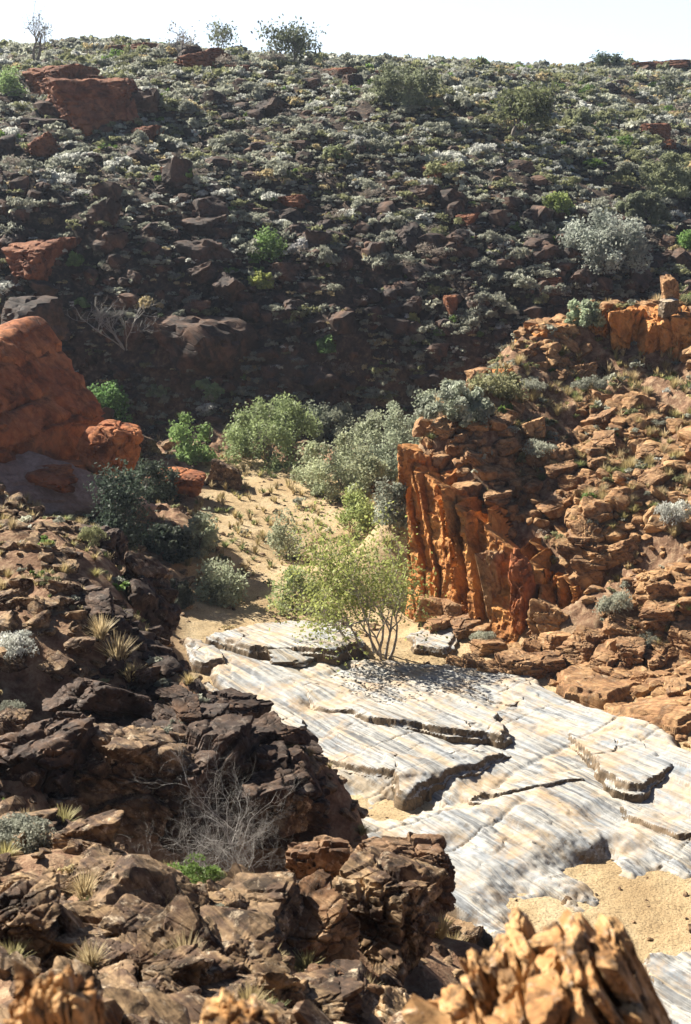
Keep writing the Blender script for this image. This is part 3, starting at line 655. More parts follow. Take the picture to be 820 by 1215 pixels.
# low shrub kinds: (words, tint, leaf size, height ratio)
KINDS = {
 'silver': ('pale silvery saltbush', (.60,.61,.56), .10, .62), 'sage': ('sage-grey low shrub', (.40,.41,.33), .10, .7), 'grey': ('dusty grey-green shrub', (.31,.32,.26), .10, .7),
 'olive': ('olive-green shrub', (.27,.28,.15), .10, .75), 'straw': ('straw-yellow dry grass clump', (.48,.40,.23), .09, .55), 'green': ('bright green bush', (.17,.26,.07), .11, .8),
 'dead': ('grey leafless twiggy shrub', (.30,.26,.22), .05, .7)}
TPL = {}
for j, (k_, (w_, tint, ls, hz)) in enumerate(KINDS.items()):
    TPL[k_] = [dome(500 + j * 10 + i, 700, 11, ls * 1.0, hz, tint=tint) for i in range(3)]
LOW = {}
for j, (k_, (w_, tint, ls, hz)) in enumerate(KINDS.items()):
    LOW[k_] = [dome(600 + j * 10 + i, 90, 6, ls * 2.3, hz, tint=tint) for i in range(3)]
SM = {k_: [mk('shrub', v, quadsF(len(v) // 4), M['leaf'], False, tint=t, link=False) for v, t in L] for k_, L in TPL.items()}
FINE = {k_: [mk('shrub', *(lambda vt: (vt[0], quadsF(len(vt[0]) // 4)))(q), M['leaf'], False, tint=q[1], link=False) for q in [dome(800 + j * 10 + i, 2600, 22, .05, KINDS[k_][3], tint=KINDS[k_][1]) for i in range(2)]] for j, k_ in enumerate(KINDS)}
GR = []
for i, (h_, t_) in enumerate(((.8,(.46,.37,.19)), (.6,(.40,.36,.16)), (.9,(.52,.42,.25)), (.5,(.27,.30,.12)))):
    v, f_, t = tuft(40 + i, 150, h_, .55, t_, bw=.018); GR.append(mk('grass_tuft', v, f_, M['leaf'], False, tint=t, link=False))
GL = [tuft(60 + i, 22, h_, .55, t_, bw=.05) for i, (h_, t_) in enumerate(((.8,(.46,.37,.19)), (.6,(.40,.36,.16)), (.9,(.52,.42,.25)), (.5,(.27,.30,.12))))]

def bush(name, px, py, wpx, hpx, kind_tint, seed, label, cat='bush', clumps=40, n=6000, ls=.10, group=None, D=None, stems=5, airy=1.0):
    """large bush: stems + foliage of many clumps, foot at photo (px,py)"""
    g = hit(px, py) if D is None else W(px, py, D); s = project(g)[2][0] / F; w = wpx * s; h = hpx * s
    root = empty(name, g); tag(root, label, cat, group); r = rs(seed)
    V, Fq, tips = wood(seed, stems, h * .62, w / h * .42, 3, .022, (3, 5)); mk('stem', V, Fq, M['bark'], True, root)
    o1 = bpy.data.objects[-1] if False else None
    cen = []
    while len(cen) < clumps:
        p = r.uniform(-1, 1, 3); p[2] = abs(p[2])
        rr = np.linalg.norm(p)
        if rr < 1 and rr > .35: cen.append([p[0] * w * .5, p[1] * w * .5, p[2] * h * .9, r.uniform(.10, .2) * min(w, h) * (1.1 + max(0, 36 - clumps) / 24)])
    cen = np.array(cen); k = r.randint(0, clumps, n); d = r.normal(0, 1, (n, 3)); d /= np.linalg.norm(d, axis=1)[:, None]
    P = cen[k, :3] + d * (cen[k, 3] * r.uniform(.3, 1.1, n) * airy)[:, None]; P[:, 2] = np.maximum(P[:, 2], .03)
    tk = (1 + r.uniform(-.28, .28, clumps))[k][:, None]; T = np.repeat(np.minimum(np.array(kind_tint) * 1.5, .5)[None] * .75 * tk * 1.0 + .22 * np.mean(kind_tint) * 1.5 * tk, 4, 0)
    v = leaves(r, P, ls); mk('foliage', v, quadsF(n), M['leaf'], False, root, tint=T)
    return root
_old_mk = mk
# valley bushes
bush('bush', 318, 548, 132, 85, (0.194,0.250,0.094), 1, 'large mid-green bush behind the sandy floor', clumps=46, n=9000, ls=.11)
bush('bush', 228, 545, 47, 58, (0.19,0.30,0.08), 2, 'upright bright green bush left of the large valley bush', clumps=20, n=2500, ls=.12)
bush('bush', 408, 580, 113, 73, (0.300,0.338,0.188), 3, 'rounded pale sage bush at the right edge of the sandy floor', clumps=46, n=9000, ls=.10)
bush('bush', 470, 572, 106, 85, (0.250,0.288,0.188), 4, 'wide grey-green bush between the sage bush and the cliff', clumps=40, n=8000, ls=.10)
bush('bush', 500, 520, 129, 56, (0.263,0.300,0.200), 5, 'grey-green thicket behind the left end of the spur', clumps=40, n=7000, ls=.11)
bush('bush', 365, 520, 70, 40, (0.200,0.237,0.150), 6, 'dull grey bush behind the large valley bush', clumps=24, n=3500, ls=.11)
bush('bush', 555, 500, 70, 29, (0.275,0.312,0.213), 16, 'low silvery bush peeping over the spur crest', clumps=24, n=3500, ls=.11)
bush('bush', 430, 622, 59, 44, (0.275,0.338,0.088), 7, 'yellow-green rounded bush behind the creek tree', clumps=24, n=4000, ls=.09)
bush('bush', 470, 620, 54, 62, (0.225,0.250,0.188), 8, 'twiggy grey bush against the foot of the cliff', clumps=24, n=3000, ls=.09)
bush('bush', 236, 655, 47, 56, (0.288,0.325,0.213), 9, 'grey-green bush leaning at the left side of the sandy floor', clumps=24, n=4000, ls=.09)
bush('bush', 262, 712, 58, 55, (0.275,0.306,0.188), 10, 'straggly grey bush at the shadow edge of the sand', clumps=26, n=3400, ls=.085)
bush('bush', 340, 662, 50, 58, (0.288,0.312,0.188), 11, 'thin pale bush in the middle of the sandy floor', clumps=24, n=1900, ls=.085)
bush('bush', 355, 722, 70, 53, (0.275,0.350,0.125), 12, 'light green low bush left of the creek tree', clumps=26, n=2800, ls=.085)
bush('bush', 128, 498, 51, 56, (0.125,0.250,0.062), 13, 'green bush above the small wedged red boulder', clumps=20, n=2600, ls=.12)
bush('bush', 150, 640, 99, 96, (0.050,0.075,0.050), 14, 'dark bush in the shade below the giant red boulder', clumps=30, n=5000, ls=.10)  # leaf tint darkened to hold the boulder's shade
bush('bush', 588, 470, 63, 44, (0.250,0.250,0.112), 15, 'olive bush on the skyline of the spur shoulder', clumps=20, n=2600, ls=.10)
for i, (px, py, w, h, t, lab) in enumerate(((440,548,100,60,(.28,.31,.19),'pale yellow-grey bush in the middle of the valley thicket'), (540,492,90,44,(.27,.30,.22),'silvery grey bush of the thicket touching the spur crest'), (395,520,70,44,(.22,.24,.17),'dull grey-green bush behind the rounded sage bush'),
    (178,590,70,60,(.05,.07,.045),'dark leafy bush in the boulder shade at the sand edge'), (200,660,60,40,(.06,.075,.05),'low dark bush at the shaded left edge of the sand'), (205,720,50,34,(.08,.09,.06),'low dark bush beside the shaded creek edge'))):  # the near-black tints put the shade into the leaves
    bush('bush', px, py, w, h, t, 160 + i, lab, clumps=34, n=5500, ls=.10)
# hillside bushes
for i, (px, py, w, h, t, lab) in enumerate(((718,322,100,84,(.27,.30,.25),'large silvery blue-green bush on the right of the hillside'), (660,256,36,28,(.22,.28,.06),'round yellow-green bush left of the large silvery bush'),
    (318,310,38,36,(.15,.25,.06),'brightest green bush in the middle-left of the hillside'), (360,300,30,15,(.42,.44,.40),'white domed saltbush right of the brightest green bush'),
    (310,342,28,22,(.30,.34,.07),'yellow-green bush below the brightest green bush'), (790,232,80,50,(.20,.22,.11),'broad olive bush near the right edge of the hillside'),
    (695,388,50,34,(.27,.33,.20),'pale green bush on the crest of the right spur'), (90,318,20,14,(.13,.22,.06),'small green bush at the far left of the hillside'),
    (98,365,16,10,(.15,.24,.07),'tiny bright green bush above the giant red boulder'), (388,418,28,18,(.11,.20,.06),'small green bush in the dark foot of the hillside'),
    (490,388,16,14,(.30,.30,.06),'tiny yellow bush in the dark foot of the hillside'), (524,398,18,10,(.14,.24,.07),'tiny green bush right of the tiny yellow bush'),
    (188,472,24,12,(.26,.33,.18),'small pale green shrub above the valley bushes, left'), (255,476,26,18,(.24,.33,.14),'small pale green shrub above the large valley bush'),
    (240,462,24,10,(.24,.33,.14),'tiny pale green shrub up from the large valley bush'), (12,115,36,34,(.19,.28,.09),'bright green bush at the left edge near the skyline'),
    (480,125,84,56,(.15,.17,.09),'big grey-green bush just below the skyline right of centre'), (760,260,60,34,(.17,.19,.11),'dull olive bush right of the large silvery bush'),
    (690,150,60,22,(.24,.26,.13),'pale olive bush high on the right hillside'), (400,190,30,18,(.2,.23,.1),'olive shrub on the middle of the upper hillside'),
    (815,300,24,26,(.14,.26,.05),'green bush cut by the right edge of the hillside'))):
    bush('bush', px, py, w, h, t, 60 + i, lab, clumps=18 if w < 50 else 40, n=2600 if w < 50 else 9000, ls=.085 if px == 695 else .12 if w < 50 else .14)
# trees
def tree(px, py, hpx, wpx, seed, label, tint, n=3000, stems=1, ls=.13, rc=.3, lv=4, sp_=.35, bark='bark', D=None, r0=.025, low=.35, wig=.18, lean=0.0, kids=(3, 5), name='tree', cat='tree', sway=0.0):
    g = hit(px, py) if D is None else W(px, py, D); s = project(g)[2][0] / F; h = hpx * s
    root = empty(name, g); tag(root, label, cat); r = rs(seed)
    V, Fq, tips = wood(seed, stems, 1.0, sp_, lv, r0, kids, wig, lean, low)
    V = V * (h / np.percentile(tips[:, 2], 97)); tips = tips * (h / np.percentile(tips[:, 2], 97))
    k = wpx * s / (np.percentile(tips[:, 0], 97) - np.percentile(tips[:, 0], 3) + .01)
    k = 1 + (k - 1) * sst(.0, .6, V[:, 2] / h) ; V[:, 0] *= k; V[:, 1] *= k
    kt = wpx * s / (np.percentile(tips[:, 0], 97) - np.percentile(tips[:, 0], 3) + .01); kt = 1 + (kt - 1) * sst(0, .6, tips[:, 2] / h); tips = tips.copy(); tips[:, 0] *= kt; tips[:, 1] *= kt
    V[:, 0] += sway * V[:, 2]; tips[:, 0] += sway * tips[:, 2]
    mk('trunk', V, Fq, M[bark], True, root)
    if n:
        tk = r.randint(0, len(tips), n); P = tips[tk] + r.normal(0, rc * .5, (n, 3)); P[:, 2] = np.maximum(P[:, 2], .05)
        T = np.repeat(np.array(tint)[None] * (1 + r.uniform(-.3, .3, len(tips)))[tk][:, None], 4, 0)
        mk('crown', leaves(r, P, ls), quadsF(n), M['leaf'], False, root, tint=T)
    return root
tree(450, 792, 162, 132, 3, 'multi-stemmed creek tree with pale trunks and an airy olive crown', (.36,.40,.13), 7500, 9, .075, .6, 4, .5, D=44.6, r0=.013, low=.5, bark='palebark', lean=-.05, sway=-.27)
tree(610, 167, 52, 40, 5, 'small dark tree on the upper right hillside', (.16,.18,.09), 2600, 2, .2, .8, r0=.05)
tree(42, 76, 64, 30, 7, 'thin leafless tree on the skyline at the top left', (.2,.2,.15), 200, 2, .12, .5, 5, .16, r0=.036, bark='bark')
tree(215, 68, 34, 34, 9, 'faint bare tree on the skyline left of centre', (.2,.2,.17), 140, 3, .16, .5, 4, .4, 'deadwood', r0=.035)
tree(262, 66, 34, 30, 11, 'sparse small tree on the skyline above the ridge ledge', (.17,.19,.12), 500, 3, .18, .6, 4, .4)
tree(345, 82, 44, 56, 12, 'dense dark bush-like tree on the skyline', (.14,.16,.10), 1900, 4, .2, .9, 4, .6)
tree(722, 84, 16, 22, 13, 'tiny dark tree on the skyline toward the right', (.08,.11,.06), 700, 2, .24, .7, 3, .4)
tree(792, 130, 36, 18, 14, 'thin dark tree at the upper right near the skyline', (.12,.13,.09), 300, 2, .2, .6, 4, .3)
tree(150, 420, 60, 90, 15, 'dead branchy shrub in the shade on the left foot of the hillside', (.2,.2,.2), 0, 6, .1, .3, 4, .9, 'deadwood', r0=.014, name='dead_shrub', cat='dead shrub')
# bare grey bush hanging in the hollow of the left bank
g = W(262, 905, 18.9)
def deadbush(seed, loc, sc, label, n=16):
    V, Fq, tips = wood(seed, n, 1.0, .6, 5, .0045, (4, 6), .30, 0, .15)
    V = V @ np.array(Euler((R(8), R(-20), 0)).to_matrix()).T * sc
    o = mk('dead_bush', V, Fq, M['deadwood'], True); o.location = loc; return tag(o, label, 'dead bush')
deadbush(31, W(300, 1062, 17.0), 2.0, 'tangled bare grey bush in the dark hollow of the left bank', 8)
# ------------------------------------------------------------------ scattered repeats
def region(px, py, Y):
    if Y > 76:
        v = 'just under the skyline' if py < 125 else 'on the upper far hillside' if py < 215 else 'halfway up the far hillside' if py < 330 else 'on the shaded foot of the far hillside'
    elif px > 480 and py < 790:
        v = 'high on the right spur' if py < 520 else 'on the middle of the right spur' if py < 640 else 'low on the right spur'
        return v + (', left part' if px < 620 else ', toward the right edge' if px > 740 else ', middle part')
    elif px > 600: v = 'beside the white pavement at the lower right'; return v
    elif Y > 42: return 'on the creek floor behind the white pavement'
    else:
        v = 'near the top of the left bank' if py < 740 else 'on the middle of the left bank' if py < 950 else 'in the lower left rubble' if py < 1090 else 'at the bottom of the left rubble'
        return v + (', by the left edge' if px < 110 else ', toward the creek' if px > 260 else '')
    h = 'far left' if px < 130 else 'left' if px < 300 else 'centre' if px < 500 else 'right' if px < 680 else 'far right'
    return v + ', ' + h
def scatter(seed, n, x0, x1, y0, y1):
    r = rs(seed); X = r.uniform(x0, x1, n); Y = r.uniform(y0, y1, n)
    px = 410 + F * X / np.maximum(Y, .1)
    k = (px > -90) & (px < 910); X = X[k]; Y = Y[k]; fl = sdf(floor_poly, X, Y)
    Z = H(X, Y); return X, Y, Z, fl
def yawtilt(r, n, t=.25): return np.stack([r.normal(0, t, n), r.normal(0, t, n), r.uniform(0, 2 * PI, n)], 1)
def rotm(e):
    cx, cy, cz = np.cos(e).T; sx, sy, sz = np.sin(e).T
    m = np.empty((len(e), 3, 3))
    m[:, 0, 0] = cy*cz; m[:, 0, 1] = sx*sy*cz - cx*sz; m[:, 0, 2] = cx*sy*cz + sx*sz
    m[:, 1, 0] = cy*sz; m[:, 1, 1] = sx*sy*sz + cx*cz; m[:, 1, 2] = cx*sy*sz - sx*cz
    m[:, 2, 0] = -sy; m[:, 2, 1] = sx*cy; m[:, 2, 2] = cx*cy
    return m
def merge(tpls, var, P, E, S, tints=None):
    """tpls: list of (V,F[,T]); returns merged verts, faces, tint"""
    Vs = []; Fs = []; Ts = []; k = 0; Rm = rotm(E)
    for j, tp in enumerate(tpls):
        ix = np.where(var == j)[0]
        if not len(ix): continue
        V = np.einsum('nij,nvj->nvi', Rm[ix], tp[0][None] * S[ix][:, None]) + P[ix][:, None]
        nv = len(tp[0]); Fq = tp[1][None] + (np.arange(len(ix)) * nv)[:, None, None] + k
        Vs.append(V.reshape(-1, 3)); Fs.append(Fq.reshape(-1, tp[1].shape[1])); k += nv * len(ix)
        if len(tp) > 2: Ts.append(np.tile(tp[2], (len(ix), 1)) * (tints[ix].repeat(nv)[:, None] if tints is not None else 1))
    return np.concatenate(Vs), np.concatenate(Fs), (np.concatenate(Ts) if Ts else None)
# --- rocks
rocks = []   # P, size vec, euler, kind, var
def add_rocks(seed, n, box, smin, smax, kind, keepf, flat=.6, power=2.2):
    X, Y, Z, fl_ = scatter(seed, n, *box); r = rs(seed + 1); k = keepf(X, Y, fl_, r); X, Y, Z = X[k], Y[k], Z[k]; m = len(X)
    s = smin * (1 - r.uniform(0, 1, m) * (1 - (smin / smax) ** power)) ** (-1 / power)
    S = np.stack([s * r.uniform(.8, 1.3, m), s * r.uniform(.7, 1.1, m), s * flat * r.uniform(.6, 1.3, m)], 1) / 2
    P = np.stack([X, Y, Z + S[:, 2] * .25], 1); E = yawtilt(r, m, .22); E[:, 1] += .15
    rocks.append((P, S, E, np.full(m, kind, dtype=object), r.randint(0, 6, m)))
dens = lambda X, Y, sc, sd, lo: vn(np.stack([X, Y], -1) / sc, sd) > lo
rubble_px = [(590,795),(700,770),(860,770),(880,950),(820,925),(760,885),(690,850),(640,815)]
cliff_px = [(480,540),(548,588),(602,636),(658,684),(716,736),(705,778),(632,770),(578,750),(528,728),(484,702)]
add_rocks(1, 11000, (-14, 6, 5, 36), .11, .75, 'near', lambda X, Y, f, r: (f < -.2) & dens(X, Y, 1.6, 3, -.55) & (Y > 5) & ~((np.hypot(X, Y) < 5)), .55, 1.5)
add_rocks(3, 9000, (0, 30, 40, 68), .22, 1.3, 'spur', lambda X, Y, f, r: (f < .3) & dens(X, Y, 2.2, 5, -.5), .65, 1.7)
add_rocks(5, 2200, (4, 20, 30, 48), .15, .9, 'spur', lambda X, Y, f, r: ((f < 1.5 * r.uniform(0, 1, len(X)) ** 2) | (sdf([G(*q)[:2] for q in rubble_px], X, Y) > -.1)), .5, 1.7)
add_rocks(7, 9000, (-75, 90, 76, 200), .4, 2.2, 'hillrock', lambda X, Y, f, r: (f < -1) & dens(X, Y, 5, 7, -.4) & (r.uniform(0, 1, len(X)) < np.where(Y > 120, .55, 1)), .7, 1.9)
add_rocks(13, 3600, (-50, 50, 77, 94), .3, 1.9, 'hillrock', lambda X, Y, f, r: (f < -1), .75, 1.8)
add_rocks(9, 900, (-20, 0, 40, 80), .2, 1.1, 'near', lambda X, Y, f, r: (f < .5), .55, 1.8)
add_rocks(11, 1500, (-8, 14, 23, 78), .06, .35, 'near', lambda X, Y, f, r: (f > 0), .5, 1.8)
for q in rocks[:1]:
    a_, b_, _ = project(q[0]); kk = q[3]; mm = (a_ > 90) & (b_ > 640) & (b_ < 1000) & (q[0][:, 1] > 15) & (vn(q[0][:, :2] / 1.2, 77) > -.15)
    kk[mm] = 'varn'  # stones in the bank's shaded band take the shade-dark rock
P = np.concatenate([q[0] for q in rocks]); S = np.concatenate([q[1] for q in rocks]); E = np.concatenate([q[2] for q in rocks]); K = np.concatenate([q[3] for q in rocks]); Vv = np.concatenate([q[4] for q in rocks])
px, py, dist = project(P); infr = (px > -70) & (px < 890) & (py < 1290) & ~((P[:, 1] > 13.3) & (P[:, 1] < 19.5) & (px > 150) & (px < 415) & (py > 950) & (py < 1085)) & ~((px > 320) & (px < 560) & (py > 1000) & (py < 1190) & (P[:, 1] > 9.5) & (P[:, 1] < 15) & (S[:, 0] > .09)) & ~((sdf(cliff_px, px, py) > -3) & (P[:, 1] < 53) & (P[:, 1] > 40))
vis = visible(P, .25); keep = infr & (vis | (rs(0).uniform(0, 1, len(P)) < .25)); P, S, E, K, Vv, px, py, dist, vis = [a[keep] for a in (P, S, E, K, Vv, px, py, dist, vis)]
app = S[:, 0] / dist * vis * ((px > 0) & (px < 820) & (py > 0) & (py < 1215)) * np.where(K == 'hillrock', 1.0, 1)
top = np.argsort(-app)[:300]; ist = np.zeros(len(P), bool); ist[top] = True
words = {'varn': 'blackish varnished stone', 'near': 'brown angular stone', 'spur': 'orange-brown angular stone', 'hillrock': 'dark reddish-brown stone'}
med = {k_: np.median(S[top][K[top] == k_][:, 0]) if (K[top] == k_).any() else 1 for k_ in words}
for i in top:
    rg = region(px[i], py[i], P[i, 1]); flat_ = 'flat' if S[i, 2] / S[i, 0] < .5 else 'thick'
    o = use('stone', VAR[K[i]][Vv[i] % len(VAR[K[i]])], P[i], E[i], S[i] * 1.08)
    tag(o, ('larger ' if S[i, 0] > med[K[i]] else 'smaller ') + flat_ + ' ' + words[K[i]] + ' ' + rg, 'stone', 'loose stones ' + rg)
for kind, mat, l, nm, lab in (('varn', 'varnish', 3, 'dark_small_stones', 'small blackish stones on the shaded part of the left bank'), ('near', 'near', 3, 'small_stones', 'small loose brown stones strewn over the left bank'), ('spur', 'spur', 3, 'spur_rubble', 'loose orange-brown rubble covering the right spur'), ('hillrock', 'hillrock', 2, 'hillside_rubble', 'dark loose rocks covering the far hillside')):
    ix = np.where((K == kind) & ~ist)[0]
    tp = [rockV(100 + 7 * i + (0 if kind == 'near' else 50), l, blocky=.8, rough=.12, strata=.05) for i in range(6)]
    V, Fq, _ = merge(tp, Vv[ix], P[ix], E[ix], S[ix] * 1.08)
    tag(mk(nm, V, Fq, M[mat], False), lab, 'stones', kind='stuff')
print('rocks', len(P))
# --- shrubs
r = rs(90)
X, Y, Z, f_ = scatter(91, 100000, -75, 90, 79, 215)
k = (r.uniform(0, 1, len(X)) < np.where(Y > 100, .95, .9) * (.45 + .75 * sst(-.6, .4, vn(np.stack([X, Y], -1) / 6, 55)))); X, Y, Z = X[k], Y[k], Z[k]
X2, Y2, Z2, f2 = scatter(93, 1100, 0, 30, 42, 68); k = f2 < 0; X2, Y2, Z2 = X2[k], Y2[k], Z2[k]
X3, Y3, Z3, f3 = scatter(95, 520, -14, -1, 12, 34); k = (f3 < -1); X3, Y3, Z3 = X3[k], Y3[k], Z3[k]
X4, Y4, Z4, f4 = scatter(97, 120, -16, 6, 45, 80); 
P = np.concatenate([np.stack(q, 1) for q in ((X, Y, Z), (X2, Y2, Z2), (X3, Y3, Z3), (X4, Y4, Z4))]); m = len(P); r = rs(99)
px, py, dist = project(P)
kn = np.array(list(KINDS))
pr_up = [.20, .27, .16, .15, .14, .015, .065]; pr_lo = [.06, .18, .42, .08, .10, .02, .14]; pr_sp = [.05, .28, .15, .18, .24, .07, .03]
low = (P[:, 1] > 76) & (py > 270); rt = (P[:, 1] > 100) & (P[:, 0] > 6) & (py < 260); hl = P[:, 1] > 76
kd = np.where(~hl, r.choice(7, m, p=pr_sp), np.where(low & (r.uniform(0, 1, m) < .8), r.choice(7, m, p=pr_lo), np.where(rt & (r.uniform(0, 1, m) < .7), r.choice(7, m, p=[.12, .22, .06, .26, .28, .02, .04]), r.choice(7, m, p=pr_up))))
w = np.where(hl, r.lognormal(-.92, .50, m), r.lognormal(-1.15, .35, m)) * np.where(P[:, 1] < 40, .55, 1)
w = np.clip(w * (1 + .30 * sst(110, 145, P[:, 1])) * np.where(kd == 0, .85, 1) * np.where(kd == 4, .75, 1), .12, 1.3)
S = np.stack([w * r.uniform(.85, 1.3, m), w * r.uniform(.85, 1.2, m), w * r.uniform(.7, 1.25, m)], 1)
E = np.stack([r.normal(0, .08, m), r.normal(0, .08, m), r.uniform(0, 6.28, m)], 1)
vis = visible(P, .4); keep = (px > -60) & (px < 880) & (py < 1260) & ~((sdf(cliff_px, px, py) > -3) & (P[:, 1] < 53) & (P[:, 1] > 40)) & (vis | (r.uniform(0, 1, m) < .15))
P, S, E, kd, px, py, dist, vis, w = [a[keep] for a in (P, S, E, kd, px, py, dist, vis, w)]
app = w / dist * vis * ((px > 0) & (px < 820) & (py > 0) & (py < 1215)); top = np.argsort(-app)[:300]; ist = np.zeros(len(P), bool); ist[top] = True
var = r.randint(0, 3, len(P))
for i in top:
    kk = kn[kd[i]]; rg = region(px[i], py[i], P[i, 1]); me = FINE[kk][var[i] % 2] if P[i, 1] < 72 else SM[kk][var[i]]
    nm = 'grass_clump' if kk == 'straw' else 'shrub'
    tag(use(nm, me, P[i], E[i], S[i]), ('broad ' if w[i] > .62 else 'small ') + KINDS[kk][0] + ' ' + rg, 'grass clump' if kk == 'straw' else 'shrub', KINDS[kk][0] + 's ' + rg)
ix = np.where(~ist)[0]; tp = []; vv = np.zeros(len(ix), int)
for j, kk in enumerate(kn):
    for q in range(3): v, t = LOW[kk][q]; tp.append((v, quadsF(len(v) // 4), t))
vv = kd[ix] * 3 + var[ix]
V, Fq, T = merge(tp, vv, P[ix], E[ix], S[ix], r.uniform(.7, 1.3, len(ix)))
tag(mk('hillside_scrub', V, Fq, M['leaf'], False, tint=T), 'countless low grey-green and straw-coloured shrubs over the slopes', 'scrub', kind='stuff')
print('shrubs', len(P), len(Fq))
# --- grass tufts
qs = [scatter(101, 3800, 0, 30, 42, 68), scatter(103, 1500, -14, 3, 7, 35), scatter(105, 900, -14, 5, 48, 80)]
P = np.concatenate([np.stack(q[:3], 1)[(q[3] < -.1) | (q[1] > 51)] for q in qs]); m = len(P); r = rs(107); px, py, dist = project(P)
cl_ = (vn(P[:, :2] / 2.5, 9) > -.25) & ~((sdf(cliff_px, px, py) > -3) & (P[:, 1] < 53) & (P[:, 1] > 40)) & ~((P[:, 1] > 13.3) & (P[:, 1] < 19.5) & (px > 150) & (px < 415) & (py > 950)); vis = visible(P, .3); keep = cl_ & vis & (px > -40) & (px < 860) & (py < 1250); P = P[keep]; px, py, dist = px[keep], py[keep], dist[keep]; m = len(P)
s = r.uniform(.22, .62, m) * np.where(P[:, 1] > 36, 1.15, .62); S = np.stack([s, s, s], 1); E = np.stack([r.normal(0, .1, m), r.normal(0, .1, m), r.uniform(0, 6.28, m)], 1); var = r.choice(4, m, p=[.35, .25, .2, .2])
app = s / dist; top = np.argsort(-app)[:280]; ist = np.zeros(m, bool); ist[top] = True
gw = ('straw-coloured', 'yellowish', 'bleached pale', 'greenish')
for i in top:
    rg = region(px[i], py[i], P[i, 1])
    tag(use('grass_tuft', GR[var[i]], P[i], E[i], S[i]), ('tall ' if s[i] > .4 else 'short ') + gw[var[i]] + ' grass tuft ' + rg, 'grass tuft', 'grass tufts ' + rg)
ix = np.where(~ist)[0]; V, Fq, T = merge(GL, var[ix], P[ix], E[ix], S[ix])
tag(mk('dry_grass', V, Fq, M['leaf'], False, tint=T), 'sparse dry grass between the stones of the slopes', 'grass', kind='stuff')
# noticeable tufts and herbs on the left bank
for i, (px_, py_, sc, v, lab) in enumerate(((75,985,.45,1,'yellow grass tuft on the rim of the dark hollow'), (140,790,.78,2,'feathery pale grass tuft in the middle of the left bank'), (155,812,.6,0,'straw grass tuft under the feathery one'),
        (120,765,.65,2,'pale grass tuft above the feathery one'), (235,775,.4,3,'green grass tuft at the foot of the small streaked slab'), (640,705,.9,2,'pale grass tuft on the squat brown cliff block'), (30,985,.3,3,'greenish grass tuft at the left edge of the rubble'))):
    g = hit(px_, py_); tag(use('grass_tuft', GR[v], g, (0, 0, i), (sc, sc, sc)), lab, 'grass tuft')
for (px_, py_, w_, h_, kk, lab) in ((20,785,60,46,'silver','round blue-grey shrub at the left edge of the left bank'), (330,1100,34,20,'green','little green herb beside the pale flat stone in the rubble'), (262,1092,24,14,'sage','small grey-green cushion on the hollow rim'),
        (572,768,40,24,'sage','grey-green shrub at the foot of the dark cliff cleft'), (730,740,50,44,'sage','grey-green shrub at the low end of the spur'), (110,600+50,40,30,'olive','olive shrub near the top of the left bank'), (700,470,50,30,'grey','grey shrub on the upper spur'), (800,625,50,40,'silver','silvery shrub at the right edge of the spur'), (640,550,60,34,'sage','spreading grey-green shrub in the middle of the spur')):
    g = hit(px_, py_); s = project(g)[2][0] / F * w_ / 2
    tag(use('shrub', FINE[kk][0], g, (0, 0, px_), (s, s, s * h_ / w_ * 2.2)), lab, 'shrub')
# ------------------------------------------------------------------ light, sky, camera
SUN = Vector((-.62, .50, .60)).normalized()
el = math.asin(SUN.z); az = math.atan2(SUN.x, SUN.y)
sc = bpy.context.scene
w = bpy.data.worlds.new('World'); sc.world = w; w.use_nodes = True; nt = w.node_tree
sky = nt.nodes.new('ShaderNodeTexSky'); sky.sky_type = 'NISHITA'; sky.sun_disc = False; sky.sun_elevation = el; sky.sun_rotation = az
sky.air_density = .35; sky.dust_density = .8; sky.ozone_density = 1.0
tc = nt.nodes.new('ShaderNodeTexCoord'); sx = nt.nodes.new('ShaderNodeSeparateXYZ'); nt.links.new(tc.outputs['Generated'], sx.inputs[0])
rp = nt.nodes.new('ShaderNodeValToRGB'); nt.links.new(sx.outputs[2], rp.inputs[0])       # white glow added to the low sky all round, to brighten it
rp.color_ramp.elements[0].position = .095; rp.color_ramp.elements[0].color = (5.2, 5.8, 6.0, 1); rp.color_ramp.elements[1].position = .14; rp.color_ramp.elements[1].color = (0, 0, 0, 1)
ad = nt.nodes.new('ShaderNodeMix'); ad.data_type = 'RGBA'; ad.blend_type = 'ADD'; ad.inputs[0].default_value = 1
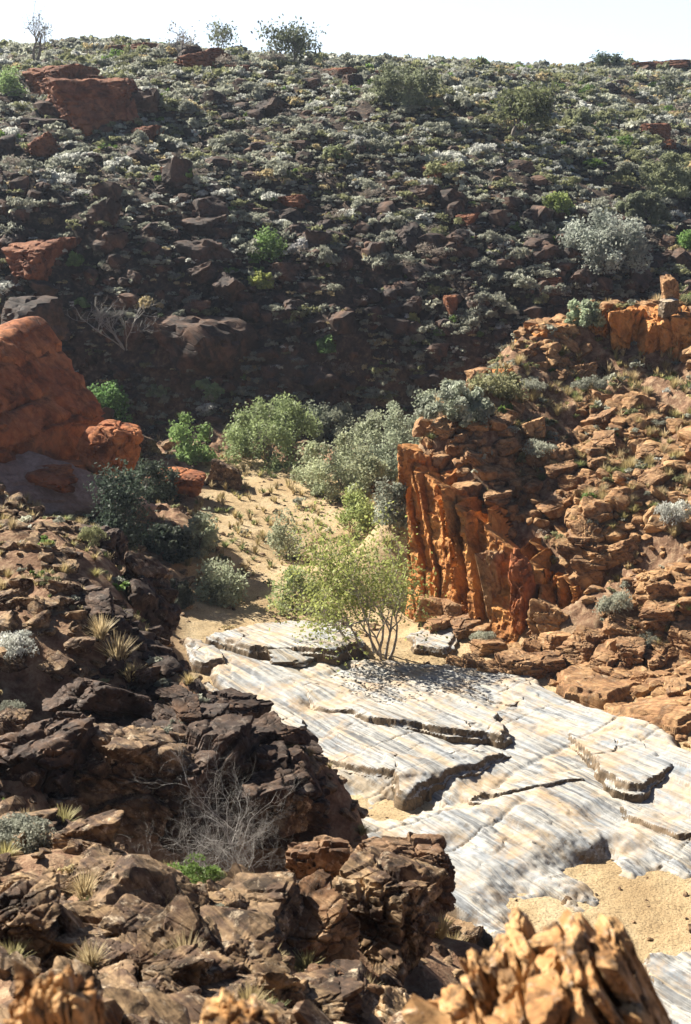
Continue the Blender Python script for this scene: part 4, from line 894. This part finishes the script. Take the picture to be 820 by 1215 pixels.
nt.links.new(sky.outputs[0], ad.inputs[6]); nt.links.new(rp.outputs[0], ad.inputs[7])
nt.links.new(ad.outputs[2], nt.nodes['Background'].inputs[0]); nt.nodes['Background'].inputs[1].default_value = .05
L = bpy.data.lights.new('sun', 'SUN'); L.energy = 5.0; L.angle = R(.5); L.color = (1, .93, .80)
lo = bpy.data.objects.new('sun', L); C.objects.link(lo); lo.rotation_euler = (-SUN).to_track_quat('-Z', 'Y').to_euler(); lo.location = (-40, 30, 60)
cam = bpy.data.cameras.new('camera'); co = bpy.data.objects.new('camera', cam); C.objects.link(co)
co.location = (0, 0, CAMZ); co.rotation_euler = (R(75), 0, 0); cam.sensor_fit = 'VERTICAL'; cam.sensor_height = 36; cam.lens = 18 / math.tan(R(20))
cam.clip_end = 6000; cam.clip_start = .1; cam.dof.use_dof = True; cam.dof.focus_distance = 38; cam.dof.aperture_fstop = 4.0
sc.camera = co
sc.cycles.max_bounces = 6; sc.cycles.diffuse_bounces = 1; sc.cycles.transmission_bounces = 4; sc.cycles.volume_bounces = 0
hz, Fz = np.array([[x, y, z] for z in (-3.5, 42) for y in (-450, 3600) for x in (-3100, 3100)], float), np.array([[0,2,3,1],[4,5,7,6],[0,1,5,4],[2,6,7,3],[0,4,6,2],[1,3,7,5]])
hm = bpy.data.materials.new('haze_air'); hm.use_nodes = True; hm.node_tree.nodes.remove(hm.node_tree.nodes['Principled BSDF'])
pv = hm.node_tree.nodes.new('ShaderNodeVolumePrincipled'); pv.inputs['Density'].default_value = .00024; pv.inputs['Color'].default_value = (.66, .80, 1, 1); pv.inputs['Anisotropy'].default_value = .2
hm.node_tree.links.new(pv.outputs[0], hm.node_tree.nodes['Material Output'].inputs['Volume'])
tag(mk('haze', hz, Fz, hm, False), 'thin pale dust haze over the whole valley', 'haze', kind='stuff')
sc.view_settings.view_transform = 'Standard'; sc.view_settings.look = 'None'; sc.view_settings.exposure = 1.3; sc.view_settings.gamma = 1.0
sc.view_settings.use_curve_mapping = False
